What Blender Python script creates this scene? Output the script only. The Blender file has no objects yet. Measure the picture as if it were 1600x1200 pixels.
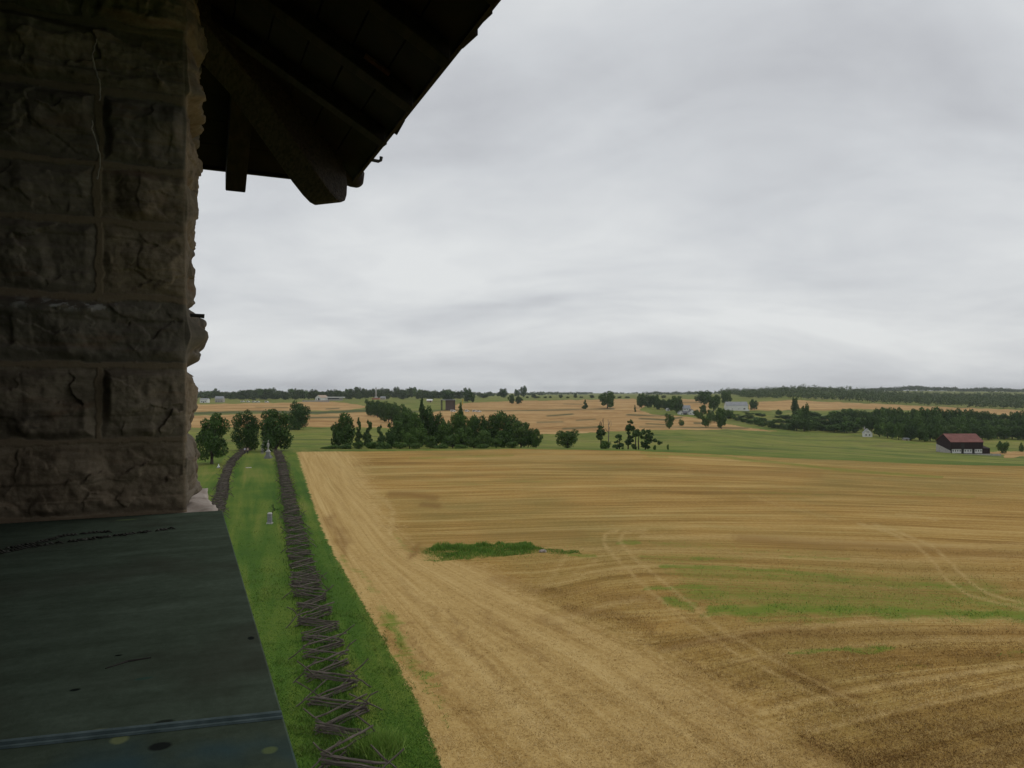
import bpy, bmesh, math, random
import numpy as np
from mathutils import Vector, Matrix, Euler

# ------------------------------------------------------------------ camera, sky, sun, exposure
scn = bpy.context.scene
COL = scn.collection
H = 16.0                 # eye height above the field at the foot of the tower
F = 1150.0               # focal length in pixels of a 1600 px wide picture
HZ = 612.0               # row of the horizon in a 1600x1200 picture

cam_d = bpy.data.cameras.new("camera")
cam_d.sensor_width = 36.0
cam_d.lens = F / 1600.0 * 36.0
cam_d.shift_y = (HZ - 600.0) / 1600.0
cam_d.clip_start = 0.05
cam_d.clip_end = 30000.0
cam = bpy.data.objects.new("camera", cam_d)
cam.location = (0, 0, H)
cam.rotation_euler = (math.radians(90), 0, 0)
COL.objects.link(cam)
scn.camera = cam

SUN_EL, SUN_AZ = math.radians(58), math.radians(55)      # azimuth from +Y towards +X
world = bpy.data.worlds.new("World")
scn.world = world
world.use_nodes = True
WN, WL = world.node_tree.nodes, world.node_tree.links
WN.clear()


def wnode(t, **kw):
    n = WN.new(t)
    for k, v in kw.items():
        setattr(n, k, v)
    return n


def wmath(op, a, b=None, c=None, clamp=False):
    n = wnode('ShaderNodeMath', operation=op, use_clamp=clamp)
    for i, v in enumerate((a, b, c)):
        if v is None:
            continue
        if isinstance(v, (int, float)):
            n.inputs[i].default_value = v
        else:
            WL.new(v, n.inputs[i])
    return n.outputs[0]


sky = wnode('ShaderNodeTexSky', sky_type='NISHITA', sun_disc=False)
sky.sun_elevation = SUN_EL
sky.sun_rotation = SUN_AZ
sky.air_density, sky.dust_density = 1.0, 3.0
tc = wnode('ShaderNodeTexCoord')
sep = wnode('ShaderNodeSeparateXYZ')
WL.new(tc.outputs['Generated'], sep.inputs[0])
zc = wmath('MAXIMUM', sep.outputs[2], 0.0)
den = wmath('ADD', zc, 0.24)
com = wnode('ShaderNodeCombineXYZ')
WL.new(wmath('DIVIDE', sep.outputs[0], den), com.inputs[0])
WL.new(wmath('DIVIDE', sep.outputs[1], den), com.inputs[1])
com.inputs[2].default_value = 3.7


def wnoise(vec_scale, scale, detail, rough, dist, rot=0.0):
    mp = wnode('ShaderNodeMapping')
    mp.inputs['Scale'].default_value = vec_scale
    mp.inputs['Rotation'].default_value = (0, 0, rot)
    WL.new(com.outputs[0], mp.inputs[0])
    n = wnode('ShaderNodeTexNoise')
    n.inputs['Scale'].default_value = scale
    n.inputs['Detail'].default_value = detail
    n.inputs['Roughness'].default_value = rough
    n.inputs['Distortion'].default_value = dist
    WL.new(mp.outputs[0], n.inputs['Vector'])
    return n.outputs['Fac']


n1 = wnoise((1.0, 1.35, 1), 1.05, 6, 0.5, 0.5, 0.45)
n2 = wnoise((1.0, 1.3, 1), 3.1, 5, 0.55, 0.4, 0.3)
cl = wmath('ADD', wmath('MULTIPLY', n1, 0.78), wmath('MULTIPLY', n2, 0.22))
# a brighter, thinner band of cloud low in the sky, greyer at the very horizon and overhead
ramp = wnode('ShaderNodeValToRGB')
ramp.color_ramp.interpolation = 'EASE'
els = ramp.color_ramp.elements
els[0].position, els[0].color = 0.0, (0.22, .22, .22, 1)
els[1].position, els[1].color = 1.0, (0.0, 0, 0, 1)
for p, v in ((0.03, .30), (0.09, .50), (0.20, .46), (0.42, .20), (0.6, .12)):
    e = els.new(p)
    e.color = (v, v, v, 1)
WL.new(zc, ramp.inputs[0])
lvl = wmath('ADD', wmath('MULTIPLY', wmath('SUBTRACT', cl, 0.5), 2.5), wmath('ADD', ramp.outputs[0], 0.25), clamp=True)
crp = wnode('ShaderNodeValToRGB')
ce = crp.color_ramp.elements
ce[0].position, ce[0].color = 0.0, (0.462, 0.474, 0.500, 1)
ce[1].position, ce[1].color = 1.0, (0.735, 0.752, 0.755, 1)
e = ce.new(0.5)
e.color = (0.594, 0.613, 0.634, 1)
WL.new(lvl, crp.inputs[0])
CLOUD = 10.4                 # cloud radiance, seen through background strength 0.1
mul = wnode('ShaderNodeVectorMath', operation='SCALE')
WL.new(crp.outputs[0], mul.inputs[0])
mul.inputs['Scale'].default_value = CLOUD
mixw = wnode('ShaderNodeMix', data_type='RGBA')
mixw.inputs['Factor'].default_value = 0.95
WL.new(sky.outputs[0], mixw.inputs['A'])
WL.new(mul.outputs[0], mixw.inputs['B'])
bg = wnode('ShaderNodeBackground')
bg.inputs['Strength'].default_value = 0.1
WL.new(mixw.outputs['Result'], bg.inputs['Color'])
wo = wnode('ShaderNodeOutputWorld')
WL.new(bg.outputs[0], wo.inputs['Surface'])

sun_d = bpy.data.lights.new("sun", 'SUN')
sun_d.energy = 0.8
sun_d.angle = math.radians(25)
sun_d.color = (1.0, 0.96, 0.9)
sun = bpy.data.objects.new("sun", sun_d)
sdir = Vector((math.sin(SUN_AZ) * math.cos(SUN_EL), math.cos(SUN_AZ) * math.cos(SUN_EL), math.sin(SUN_EL)))
sun.rotation_euler = sdir.to_track_quat('Z', 'Y').to_euler()
sun.location = (20, -20, 80)
COL.objects.link(sun)

scn.view_settings.view_transform = 'Standard'
scn.view_settings.look = 'None'
scn.view_settings.exposure = 0.0
scn.view_settings.gamma = 1.0
scn.render.engine = 'CYCLES'
scn.cycles.use_denoising = True
scn.cycles.max_bounces = 6
scn.cycles.volume_bounces = 0

rng = np.random.default_rng(7)
random.seed(7)


# ------------------------------------------------------------------ helpers
def tag(o, label=None, cat=None, group=None, kind=None):
    if label:
        o['label'] = label
    if cat:
        o['category'] = cat
    if group:
        o['group'] = group
    if kind:
        o['kind'] = kind
    return o


def empty(name, loc=(0, 0, 0), rz=0.0):
    o = bpy.data.objects.new(name, None)
    o.empty_display_size = 0.3
    o.location = loc
    o.rotation_euler = (0, 0, rz)
    COL.objects.link(o)
    return o


def link(name, me, parent=None, mats=()):
    for m in mats:
        if m is not None:
            me.materials.append(m)
    o = bpy.data.objects.new(name, me)
    COL.objects.link(o)
    if parent is not None:
        o.parent = parent
    return o


def np_mesh(name, V, faces, smooth=False, mat_idx=None):
    """V (n,3); faces a list of (m,k) index arrays."""
    me = bpy.data.meshes.new(name)
    V = np.asarray(V, dtype=np.float32)
    faces = [np.asarray(f, dtype=np.int32) for f in faces if len(f)]
    nl = sum(f.size for f in faces)
    nf = sum(len(f) for f in faces)
    me.vertices.add(len(V))
    me.vertices.foreach_set("co", V.ravel())
    me.loops.add(nl)
    me.loops.foreach_set("vertex_index", np.concatenate([f.ravel() for f in faces]))
    tot = np.concatenate([np.full(len(f), f.shape[1], dtype=np.int32) for f in faces])
    st = np.concatenate([[0], np.cumsum(tot)[:-1]]).astype(np.int32)
    me.polygons.add(nf)
    me.polygons.foreach_set("loop_start", st)
    me.polygons.foreach_set("loop_total", tot)
    if mat_idx is not None:
        me.polygons.foreach_set("material_index", np.asarray(mat_idx, dtype=np.int32))
    me.update(calc_edges=True)
    me.polygons.foreach_set("use_smooth", np.full(nf, bool(smooth)))
    me.validate()
    return me


def add_attr(me, name, arr, domain='POINT'):
    arr = np.asarray(arr, dtype=np.float32)
    if arr.ndim == 2:
        a = me.attributes.new(name, 'FLOAT_COLOR', domain)
        a.data.foreach_set("color", arr.ravel())
    else:
        a = me.attributes.new(name, 'FLOAT', domain)
        a.data.foreach_set("value", arr)


class MB:
    """collects boxes, tubes and prisms, then becomes ONE mesh object"""

    def __init__(self):
        self.V, self.Fc, self.M = [], [], []

    def add(self, verts, faces, m=0):
        k = len(self.V)
        self.V += [tuple(v) for v in verts]
        self.Fc += [tuple(i + k for i in f) for f in faces]
        self.M += [m] * len(faces)
        return self

    def box(self, x0, x1, y0, y1, z0, z1, m=0, M=None):
        v = [(x0, y0, z0), (x1, y0, z0), (x1, y1, z0), (x0, y1, z0), (x0, y0, z1), (x1, y0, z1), (x1, y1, z1), (x0, y1, z1)]
        if M is not None:
            v = [tuple(M @ Vector(p)) for p in v]
        return self.add(v, [(0, 3, 2, 1), (4, 5, 6, 7), (0, 1, 5, 4), (1, 2, 6, 5), (2, 3, 7, 6), (3, 0, 4, 7)], m)

    def taper(self, x, y, z0, z1, w0, d0, w1, d1, m=0):
        v = [(x - w0, y - d0, z0), (x + w0, y - d0, z0), (x + w0, y + d0, z0), (x - w0, y + d0, z0),
             (x - w1, y - d1, z1), (x + w1, y - d1, z1), (x + w1, y + d1, z1), (x - w1, y + d1, z1)]
        return self.add(v, [(0, 3, 2, 1), (4, 5, 6, 7), (0, 1, 5, 4), (1, 2, 6, 5), (2, 3, 7, 6), (3, 0, 4, 7)], m)

    def prism(self, prof, axis0, axis1, m=0):
        """prof: list of (u,v) -> placed by two callables giving the two end rings"""
        n = len(prof)
        v = [axis0(p) for p in prof] + [axis1(p) for p in prof]
        f = [tuple(range(n - 1, -1, -1)), tuple(range(n, 2 * n))]
        f += [(i, (i + 1) % n, n + (i + 1) % n, n + i) for i in range(n)]
        return self.add(v, f, m)

    def tube(self, pts, rad, n=6, m=0, jit=0.0):
        pts = [Vector(p) for p in pts]
        rings = []
        for i, p in enumerate(pts):
            t = (pts[min(i + 1, len(pts) - 1)] - pts[max(i - 1, 0)]).normalized()
            a = t.cross(Vector((0.13, 0.31, 1.0)) if abs(t.z) < 0.9 else Vector((1, 0.2, 0))).normalized()
            b = t.cross(a)
            r = rad[i] if isinstance(rad, (list, tuple)) else rad
            rings.append([p + (a * math.cos(2 * math.pi * k / n) + b * math.sin(2 * math.pi * k / n)) * r * (1 + random.uniform(-jit, jit)) for k in range(n)])
        v = [q for r in rings for q in r]
        f = [tuple(range(n))[::-1], tuple(range(len(v) - n, len(v)))]
        for i in range(len(rings) - 1):
            for k in range(n):
                f.append((i * n + k, i * n + (k + 1) % n, (i + 1) * n + (k + 1) % n, (i + 1) * n + k))
        return self.add(v, f, m)

    def mesh(self, name, smooth=False):
        me = bpy.data.meshes.new(name)
        me.from_pydata(self.V, [], self.Fc)
        me.polygons.foreach_set("material_index", self.M)
        me.polygons.foreach_set("use_smooth", [smooth] * len(self.Fc))
        me.update()
        return me

    def build(self, name, mats, parent=None, smooth=False, bevel=0.0):
        mats = mats if isinstance(mats, (list, tuple)) else [mats]
        me = self.mesh(name, smooth)
        bm = bmesh.new()
        bm.from_mesh(me)
        bmesh.ops.recalc_face_normals(bm, faces=bm.faces)
        if bevel > 0:
            bmesh.ops.bevel(bm, geom=list(bm.edges), offset=bevel, segments=2, affect='EDGES', profile=0.6)
        bm.to_mesh(me)
        bm.free()
        return link(name, me, parent, mats)


# numpy value noise ------------------------------------------------
def _hash(ix, iy, iz, seed):
    h = (ix * 374761393 + iy * 668265263 + iz * 2147483647 + seed * 1274126177) & 0xFFFFFFFF
    h = ((h ^ (h >> 13)) * 1274126177) & 0xFFFFFFFF
    h = ((h ^ (h >> 15)) * 2246822519) & 0xFFFFFFFF
    return ((h ^ (h >> 16)) & 0xFFFFFF) / float(0xFFFFFF)


def vnoise(x, y, z=0.0, seed=0):
    x, y, z = np.broadcast_arrays(np.asarray(x, float), np.asarray(y, float), np.asarray(z, float))
    ix, iy, iz = np.floor(x).astype(np.int64), np.floor(y).astype(np.int64), np.floor(z).astype(np.int64)
    fx, fy, fz = x - ix, y - iy, z - iz
    fx, fy, fz = [f * f * f * (f * (f * 6 - 15) + 10) for f in (fx, fy, fz)]
    r = 0.0
    for dx in (0, 1):
        for dy in (0, 1):
            for dz in (0, 1):
                w = (fx if dx else 1 - fx) * (fy if dy else 1 - fy) * (fz if dz else 1 - fz)
                r = r + w * _hash(ix + dx, iy + dy, iz + dz, seed)
    return r * 2 - 1


def fbm(x, y, z=0.0, seed=0, oct=4, gain=0.5):
    r, a, f = 0.0, 1.0, 1.0
    for k in range(oct):
        r = r + a * vnoise(np.asarray(x) * f, np.asarray(y) * f, np.asarray(z) * f, seed + k * 17)
        a *= gain
        f *= 2.03
    return r


def sstep(a, b, x):
    t = np.clip((x - a) / (b - a), 0, 1)
    return t * t * (3 - 2 * t)


# node helper ------------------------------------------------------
class NT:
    def __init__(self, name):
        self.mat = bpy.data.materials.new(name)
        self.mat.use_nodes = True
        self.n, self.l = self.mat.node_tree.nodes, self.mat.node_tree.links
        self.n.clear()
        self.bsdf = self.n.new('ShaderNodeBsdfPrincipled')
        self.out = self.n.new('ShaderNodeOutputMaterial')
        self.l.new(self.bsdf.outputs[0], self.out.inputs[0])
        self.bsdf.inputs['Roughness'].default_value = 0.9
        self.bsdf.inputs['Specular IOR Level'].default_value = 0.2

    def put(self, v, inp):
        if isinstance(v, bpy.types.NodeSocket):
            self.l.new(v, inp)
        elif isinstance(v, (tuple, list)) and len(v) == 3 and len(inp.default_value) == 4:
            inp.default_value = (*v, 1)
        else:
            inp.default_value = v

    def math(self, op, a, b=None, c=None, clamp=False):
        n = self.n.new('ShaderNodeMath')
        n.operation, n.use_clamp = op, clamp
        for i, v in enumerate((a, b, c)):
            if v is not None:
                self.put(v, n.inputs[i])
        return n.outputs[0]

    def mix(self, f, a, b, blend='MIX'):
        n = self.n.new('ShaderNodeMix')
        n.data_type, n.blend_type = 'RGBA', blend
        n.clamp_factor = True
        self.put(f, n.inputs['Factor'])
        self.put(a, n.inputs['A'])
        self.put(b, n.inputs['B'])
        return n.outputs['Result']

    def geo(self, out='Position'):
        return self.n.new('ShaderNodeNewGeometry').outputs[out]

    def obj(self):
        return self.n.new('ShaderNodeTexCoord').outputs['Object']

    def attr(self, name):
        n = self.n.new('ShaderNodeAttribute')
        n.attribute_name = name
        return n

    def sepc(self, c):
        n = self.n.new('ShaderNodeSeparateColor')
        self.l.new(c, n.inputs[0])
        return n.outputs

    def sepx(self, c):
        n = self.n.new('ShaderNodeSeparateXYZ')
        self.l.new(c, n.inputs[0])
        return n.outputs

    def comb(self, x, y, z=0.0):
        n = self.n.new('ShaderNodeCombineXYZ')
        for i, v in enumerate((x, y, z)):
            self.put(v, n.inputs[i])
        return n.outputs[0]

    def mapping(self, vec, scale=(1, 1, 1), rot=(0, 0, 0), loc=(0, 0, 0)):
        n = self.n.new('ShaderNodeMapping')
        self.l.new(vec, n.inputs[0])
        n.inputs['Scale'].default_value = scale
        n.inputs['Rotation'].default_value = rot
        n.inputs['Location'].default_value = loc
        return n.outputs[0]

    def noise(self, vec, scale, detail=3, rough=0.55, dist=0.0):
        n = self.n.new('ShaderNodeTexNoise')
        if vec is not None:
            self.l.new(vec, n.inputs['Vector'])
        n.inputs['Scale'].default_value = scale
        n.inputs['Detail'].default_value = detail
        n.inputs['Roughness'].default_value = rough
        n.inputs['Distortion'].default_value = dist
        return n.outputs['Fac']

    def ramp(self, f, stops, interp='LINEAR'):
        n = self.n.new('ShaderNodeValToRGB')
        self.put(f, n.inputs[0])
        r = n.color_ramp
        r.interpolation = interp
        r.elements[0].position, r.elements[1].position = stops[0][0], stops[-1][0]
        r.elements[0].color = (*stops[0][1], 1)
        r.elements[1].color = (*stops[-1][1], 1)
        for p, c in stops[1:-1]:
            e = r.elements.new(p)
            e.color = (*c, 1)
        return n.outputs[0]

    def lin(self, x, a, b):
        """0..1 as x goes a..b, clamped"""
        n = self.n.new('ShaderNodeMapRange')
        self.put(x, n.inputs['Value'])
        n.inputs['From Min'].default_value = a
        n.inputs['From Max'].default_value = b
        return n.outputs[0]

    def bump(self, h, strength=0.3, dist=0.02):
        n = self.n.new('ShaderNodeBump')
        self.l.new(h, n.inputs['Height'])
        n.inputs['Strength'].default_value = strength
        n.inputs['Distance'].default_value = dist
        self.l.new(n.outputs[0], self.bsdf.inputs['Normal'])

    def color(self, c):
        self.put(c, self.bsdf.inputs['Base Color'])

    def rough(self, r):
        self.put(r, self.bsdf.inputs['Roughness'])


def simple_mat(name, c0, c1, scale=4.0, rough=0.85, stretch=(1, 1, 1), bump=0.0):
    m = NT(name)
    f = m.noise(m.mapping(m.obj(), stretch), scale, 4, 0.6)
    m.color(m.mix(m.lin(f, .3, .7), c0, c1))
    m.rough(rough)
    if bump:
        m.bump(f, bump)
    return m.mat


# ------------------------------------------------------------------ terrain
COLS = {
    -600: [(195, 706), (260, 692), (400, 668), (700, 645), (1000, 631), (1400, 625), (3000, 618), (9000, 614.3)],
    450: [(195, 706), (260, 692), (400, 668), (700, 645), (1000, 631), (1400, 625), (3000, 618), (9000, 614.3)],
    600: [(203, 705), (250, 697), (400, 672), (700, 646), (1000, 634), (1350, 624), (3000, 617.5), (9000, 614.3)],
    800: [(209, 700), (260, 696), (450, 675), (520, 667), (750, 646), (1100, 631), (1500, 623), (3000, 618), (9000, 614.3)],
    1000: [(203, 703), (270, 698), (500, 671), (900, 640), (1300, 626), (2000, 620), (3500, 617), (9000, 614.3)],
    1120: [(190, 708), (250, 700), (450, 677), (600, 668), (800, 650), (1000, 636), (1500, 623), (2200, 617), (9000, 614.3)],
    1200: [(182, 713), (230, 706), (400, 690), (600, 675), (800, 652), (1000, 639), (1450, 626), (2200, 611.5), (4000, 614), (9000, 614.3)],
    1265: [(176, 716), (226, 709), (395, 694), (570, 679), (760, 656), (1000, 640), (1430, 627), (2200, 608.8), (4000, 614), (9000, 614.3)],
    1340: [(171, 719), (223, 713), (385, 700), (540, 683), (730, 660), (1000, 641), (1410, 629.5), (2200, 614), (4000, 612.5), (9000, 614.3)],
    1400: [(167, 722), (220, 717), (380, 705), (520, 685), (700, 665), (1000, 641), (1400, 632), (2200, 619), (4200, 610), (9000, 614.3)],
    1600: [(159, 727), (220, 725), (380, 715.5), (500, 699), (700, 676), (1000, 652), (1300, 642), (1900, 626), (4000, 612), (9000, 614.3)],
    2600: [(159, 727), (220, 725), (380, 715.5), (500, 699), (700, 676), (1000, 652), (1300, 642), (1900, 626), (4000, 612), (9000, 614.3)],
}
_LY = np.linspace(math.log(4.0), math.log(12000.0), 700)
_LP = np.arange(-600, 2601, 20.0)


def _smooth(a, k, axis):
    w = np.hanning(k + 2)[1:-1]
    w /= w.sum()
    pad = [(0, 0), (0, 0)]
    pad[axis] = (k // 2, k // 2)
    return np.apply_along_axis(lambda v: np.convolve(v, w, mode='valid'), axis, np.pad(a, pad, mode='edge'))


def _table():
    ks = sorted(COLS)
    rows = []
    for k in ks:
        pts = [(4.0, 0.0), (COLS[k][0][0] * 0.97, 0.0)] + [(Y, H - (py - HZ) * Y / F) for Y, py in COLS[k][1:]]
        pts[1] = (COLS[k][0][0], 0.0)
        ly = np.log([p[0] for p in pts])
        rows.append(np.interp(_LY, ly, [p[1] for p in pts]))
    rows = np.array(rows)
    t = np.array([[np.interp(p, ks, rows[:, j]) for j in range(rows.shape[1])] for p in _LP])
    return _smooth(_smooth(t, 9, 1), 7, 0)


_T = _table()


def ground_z(X, Y):
    X, Y = np.asarray(X, float), np.asarray(Y, float)
    Yc = np.clip(Y, 4.0, 12000)
    p = np.clip(800 + F * X / Yc, -600, 2600)
    fi = (p + 600) / 20.0
    fj = (np.log(Yc) - _LY[0]) / (_LY[1] - _LY[0])
    i = np.clip(fi.astype(int), 0, len(_LP) - 2)
    j = np.clip(fj.astype(int), 0, len(_LY) - 2)
    a, b = fi - i, fj - j
    z = (_T[i, j] * (1 - a) + _T[i + 1, j] * a) * (1 - b) + (_T[i, j + 1] * (1 - a) + _T[i + 1, j + 1] * a) * b
    far = sstep(180, 420, Yc)
    z = z + far * (0.5 * fbm(X / 60.0, Y / 60.0, 0, 3, 3)) + 0.05 * vnoise(X / 9.0, Y / 9.0, 0, 9) * sstep(25, 60, Yc)
    return z


def gz(X, Y):
    return float(ground_z(np.array([X]), np.array([Y]))[0])


def at(px, Y):
    """a point of the ground at distance Y in the direction of column px"""
    X = (px - 800.0) / F * Y
    return Vector((X, Y, gz(X, Y)))


def near(px, py):
    """a point of the flat field in front of the tower"""
    Y = H * F / (py - HZ)
    return Vector(((px - 800.0) / F * Y, Y, 0.0))


def y_of(px, py):
    """distance at which the ground seen in column px shows at row py"""
    Ys = np.geomspace(60, 8000, 900)
    X = (px - 800.0) / F * Ys
    r = HZ + F * (H - ground_z(X, Ys)) / Ys
    ok = np.nonzero(r <= py)[0]
    return float(Ys[ok[0]]) if len(ok) else 8000.0


# ---- what grows where: curves and strokes measured on the ground
def cv(pts):
    pts = np.array(pts, float)
    return pts[:, 0], pts[:, 1]


EDGE = cv([(-4000, 705), (430, 706), (560, 705), (700, 704), (800, 701), (1000, 704), (1120, 709), (1200, 713), (1400, 722), (1600, 727), (5000, 727)])
GRASS = cv([(706, 464), (790, 490), (830, 505), (870, 524), (930, 560), (1000, 600), (1090, 650), (1200, 692), (1500, 790), (3000, 1300)])   # py -> px
STRAW_R = cv([(700, 530), (715, 560), (760, 575), (800, 598), (860, 640), (885, 760), (940, 850), (1000, 990), (1030, 1060), (1100, 1180), (1160, 1262), (1200, 1330), (1500, 1800), (3000, 4000)])
FLOW_L = cv([(705, 470), (850, 540), (1000, 660), (1200, 850), (1600, 1250), (3000, 2600)])
FLOW_R = cv([(705, 520), (760, 560), (870, 680), (940, 830), (1020, 1030), (1150, 1260), (1200, 1350), (1600, 2050), (3000, 4500)])
ROWS = [cv(c) for c in (
    [(465, 700), (800, 697), (1000, 699), (1200, 708), (1400, 717), (1600, 722)],
    [(465, 724), (800, 719), (1000, 720), (1200, 728), (1400, 738), (1600, 745)],
    [(465, 752), (800, 745), (1000, 745), (1200, 750), (1600, 768)],
    [(465, 800), (700, 797), (1000, 790), (1300, 788), (1600, 797)],
    [(465, 850), (650, 848), (900, 838), (1100, 834), (1400, 842), (1600, 852)],
    [(465, 900), (840, 890), (1000, 872), (1200, 880), (1400, 890), (1600, 893)],
    [(465, 990), (860, 960), (950, 930), (1050, 922), (1200, 926), (1400, 935), (1600, 940)],
    [(465, 1060), (870, 1000), (1037, 1000), (1169, 980), (1412, 966), (1600, 966)],
    [(465, 1150), (1000, 1070), (1200, 1020), (1375, 1012), (1600, 1010)],
    [(465, 1300), (1000, 1170), (1187, 1110), (1337, 1076), (1600, 1040)],
    [(465, 1400), (1000, 1230), (1262, 1143), (1600, 1072)],
    [(465, 1600), (1000, 1380), (1350, 1205), (1600, 1140)],
    [(465, 2400), (1000, 2000), (1350, 1700), (1600, 1500)])]


def row_coord(px, py):
    ys = [np.interp(px, c[0], c[1]) for c in ROWS]
    q = np.zeros_like(px)
    for k in range(len(ys) - 1):
        t = np.clip((py - ys[k]) / np.maximum(ys[k + 1] - ys[k], 1e-3), 0, 1)
        q += t
    return q


def stroke(px, py, pts, w, out, amt):
    d2 = np.full(px.shape, 1e12)
    pts = np.array(pts, float)
    lo, hi = pts.min(0) - 4 * w, pts.max(0) + 4 * w
    m = (px > lo[0]) & (px < hi[0]) & (py > lo[1]) & (py < hi[1])
    if not m.any():
        return
    x, y = px[m], py[m]
    dd = np.full(x.shape, 1e12)
    for a, b in zip(pts[:-1], pts[1:]):
        ab = b - a
        t = np.clip(((x - a[0]) * ab[0] + (y - a[1]) * ab[1]) / max(ab @ ab, 1e-6), 0, 1)
        dd = np.minimum(dd, (x - a[0] - t * ab[0]) ** 2 + (y - a[1] - t * ab[1]) ** 2)
    out[m] = np.maximum(out[m], amt * np.exp(-dd / (w * w)))


def in_poly(px, py, poly):
    poly = np.array(poly, float)
    r = np.zeros(px.shape, bool)
    j = len(poly) - 1
    for i in range(len(poly)):
        xi, yi = poly[i]
        xj, yj = poly[j]
        c = ((yi > py) != (yj > py)) & (px < (xj - xi) * (py - yi) / (yj - yi + 1e-9) + xi)
        r ^= c
        j = i
    return r


GREEN = [([(1040, 884), (1100, 886), (1270, 897), (1330, 907)], 5, .9), ([(1000, 918), (1130, 917)], 4, .9), ([(1040, 898), (1120, 895)], 5, .5),
         ([(1110, 953), (1300, 951), (1440, 957), (1600, 962), (1700, 964)], 11, 1.15), ([(1200, 938), (1330, 936), (1470, 945)], 7, .65),
         ([(1370, 945), (1480, 960), (1600, 970)], 6, .7), ([(1170, 966), (1300, 969)], 5, .6), ([(1230, 1020), (1400, 1014)], 3.5, 1.0),
         ([(1050, 938), (1072, 948)], 9, 1.0), ([(1430, 912), (1500, 917)], 4, .9), ([(1080, 872), (1110, 872)], 4, .8), ([(1220, 868), (1330, 872)], 3, .55),
         ([(965, 848), (1000, 849)], 3, .8), ([(880, 864), (925, 868)], 3, .8), ([(598, 960), (640, 1015)], 13, .9), ([(640, 1030), (668, 1075)], 11, .65),
         ([(668, 1085), (700, 1130)], 8, .4), ([(538, 870), (580, 925)], 7, .5), ([(670, 757), (800, 753), (900, 750)], 6, .28),
         ([(1000, 708), (1120, 713), (1260, 727), (1300, 733), (1470, 746)], 2.6, .75), ([(640, 716), (800, 711)], 2.5, .6), ([(1010, 712), (1040, 714)], 3, .5),
         ([(1160, 768), (1290, 773)], 3, .4), ([(1370, 770), (1520, 776)], 3.5, .4), ([(1570, 1022), (1640, 1018)], 7, .6),
         ([(1400, 1040), (1440, 1044)], 5, .5), ([(1020, 850), (1300, 868)], 9, .34), ([(1070, 895), (1300, 905), (1560, 925)], 18, .62), ([(1000, 870), (1150, 875)], 10, .45),
         ([(1080, 925), (1300, 938), (1640, 948)], 20, .75), ([(500, 735), (530, 770)], 6, .2), ([(615, 835), (640, 860)], 6, .4), ([(1170, 760), (1500, 772)], 10, .15)]
BROWN = [([(612, 772), (645, 773), (680, 778)], 5, .8), ([(660, 787), (690, 790)], 4, .8), ([(640, 850), (800, 838), (900, 836)], 10, .35), ([(1150, 843), (1380, 855), (1640, 868)], 8, .6),
         ([(1035, 1012), (1100, 1003), (1200, 990), (1300, 985)], 9, .8), ([(1290, 992), (1640, 985)], 8, .5), ([(1240, 1050), (1320, 1090)], 16, .7), ([(1310, 1020), (1640, 1026)], 8, .4),
         ([(1260, 1165), (1350, 1200)], 18, .7), ([(1400, 1120), (1640, 1090)], 12, .35), ([(1350, 1185), (1640, 1160)], 30, .42), ([(880, 950), (960, 960), (1020, 985)], 9, .6),
         ([(940, 935), (1100, 935)], 9, .5), ([(860, 930), (930, 918)], 6, .5), ([(518, 812), (530, 835), (540, 858)], 9, .8), ([(635, 975), (700, 1080)], 6, .55),
         ([(1080, 736), (1280, 742)], 6, .4), ([(660, 850), (640, 868)], 6, .8), ([(855, 968), (880, 985)], 8, .5), ([(700, 955), (760, 1050)], 5, .5), ([(750, 955), (860, 1035)], 5, .45),
         ([(620, 905), (800, 1090)], 4, .35), ([(600, 960), (760, 1150)], 5, .35), ([(1070, 1040), (1180, 1150)], 8, .3), ([(1000, 1060), (1100, 1160)], 6, .25), ([(770, 905), (870, 925)], 8, .4)]
LIGHT = [([(1187, 1112), (1337, 1077), (1650, 1034)], 5, .8), ([(1262, 1145), (1450, 1100), (1650, 1060)], 5, .7), ([(1037, 1016), (1169, 986), (1412, 968), (1650, 968)], 3.5, .8),
         ([(1000, 838), (1250, 842), (1420, 852), (1650, 850)], 4, .6), ([(850, 858), (1100, 860), (1400, 875), (1650, 868)], 4, .45), ([(1000, 880), (1200, 888)], 3, .4),
         ([(860, 975), (950, 945), (1010, 935)], 5, .6), ([(850, 915), (930, 895), (1010, 885)], 4, .45), ([(1140, 1035), (1250, 1020), (1450, 1000), (1650, 998)], 4, .5), ([(700, 716), (1000, 716)], 3, .3),
         ([(840, 925), (870, 890), (885, 868)], 4, .4), ([(870, 918), (900, 895), (930, 875)], 3, .35)]
TRACK = [([(965, 829), (945, 835), (944, 850), (960, 870), (1000, 910), (1080, 976), (1150, 1022), (1300, 1100)], 3.0, .75), ([(1010, 828), (975, 832), (968, 845), (990, 872), (1040, 912), (1130, 985), (1210, 1032), (1340, 1100)], 3.0, .75),
         ([(1340, 818), (1385, 830), (1432, 852), (1460, 880), (1480, 907), (1515, 930), (1600, 952), (1680, 968)], 2.4, .9), ([(1365, 820), (1405, 832), (1458, 854), (1490, 884), (1512, 907), (1545, 928), (1600, 943), (1680, 958)], 2.4, .9),
         ([(520, 715), (560, 755), (605, 785), (615, 800), (606, 850)], 4, .8), ([(1400, 803), (1440, 808), (1465, 813)], 2, .6), ([(1170, 775), (1240, 795), (1310, 813)], 2, .35),
         ([(505, 735), (540, 800), (600, 880), (700, 990)], 4, .5), ([(540, 740), (600, 830), (640, 880), (700, 905)], 4, .4)]
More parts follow.
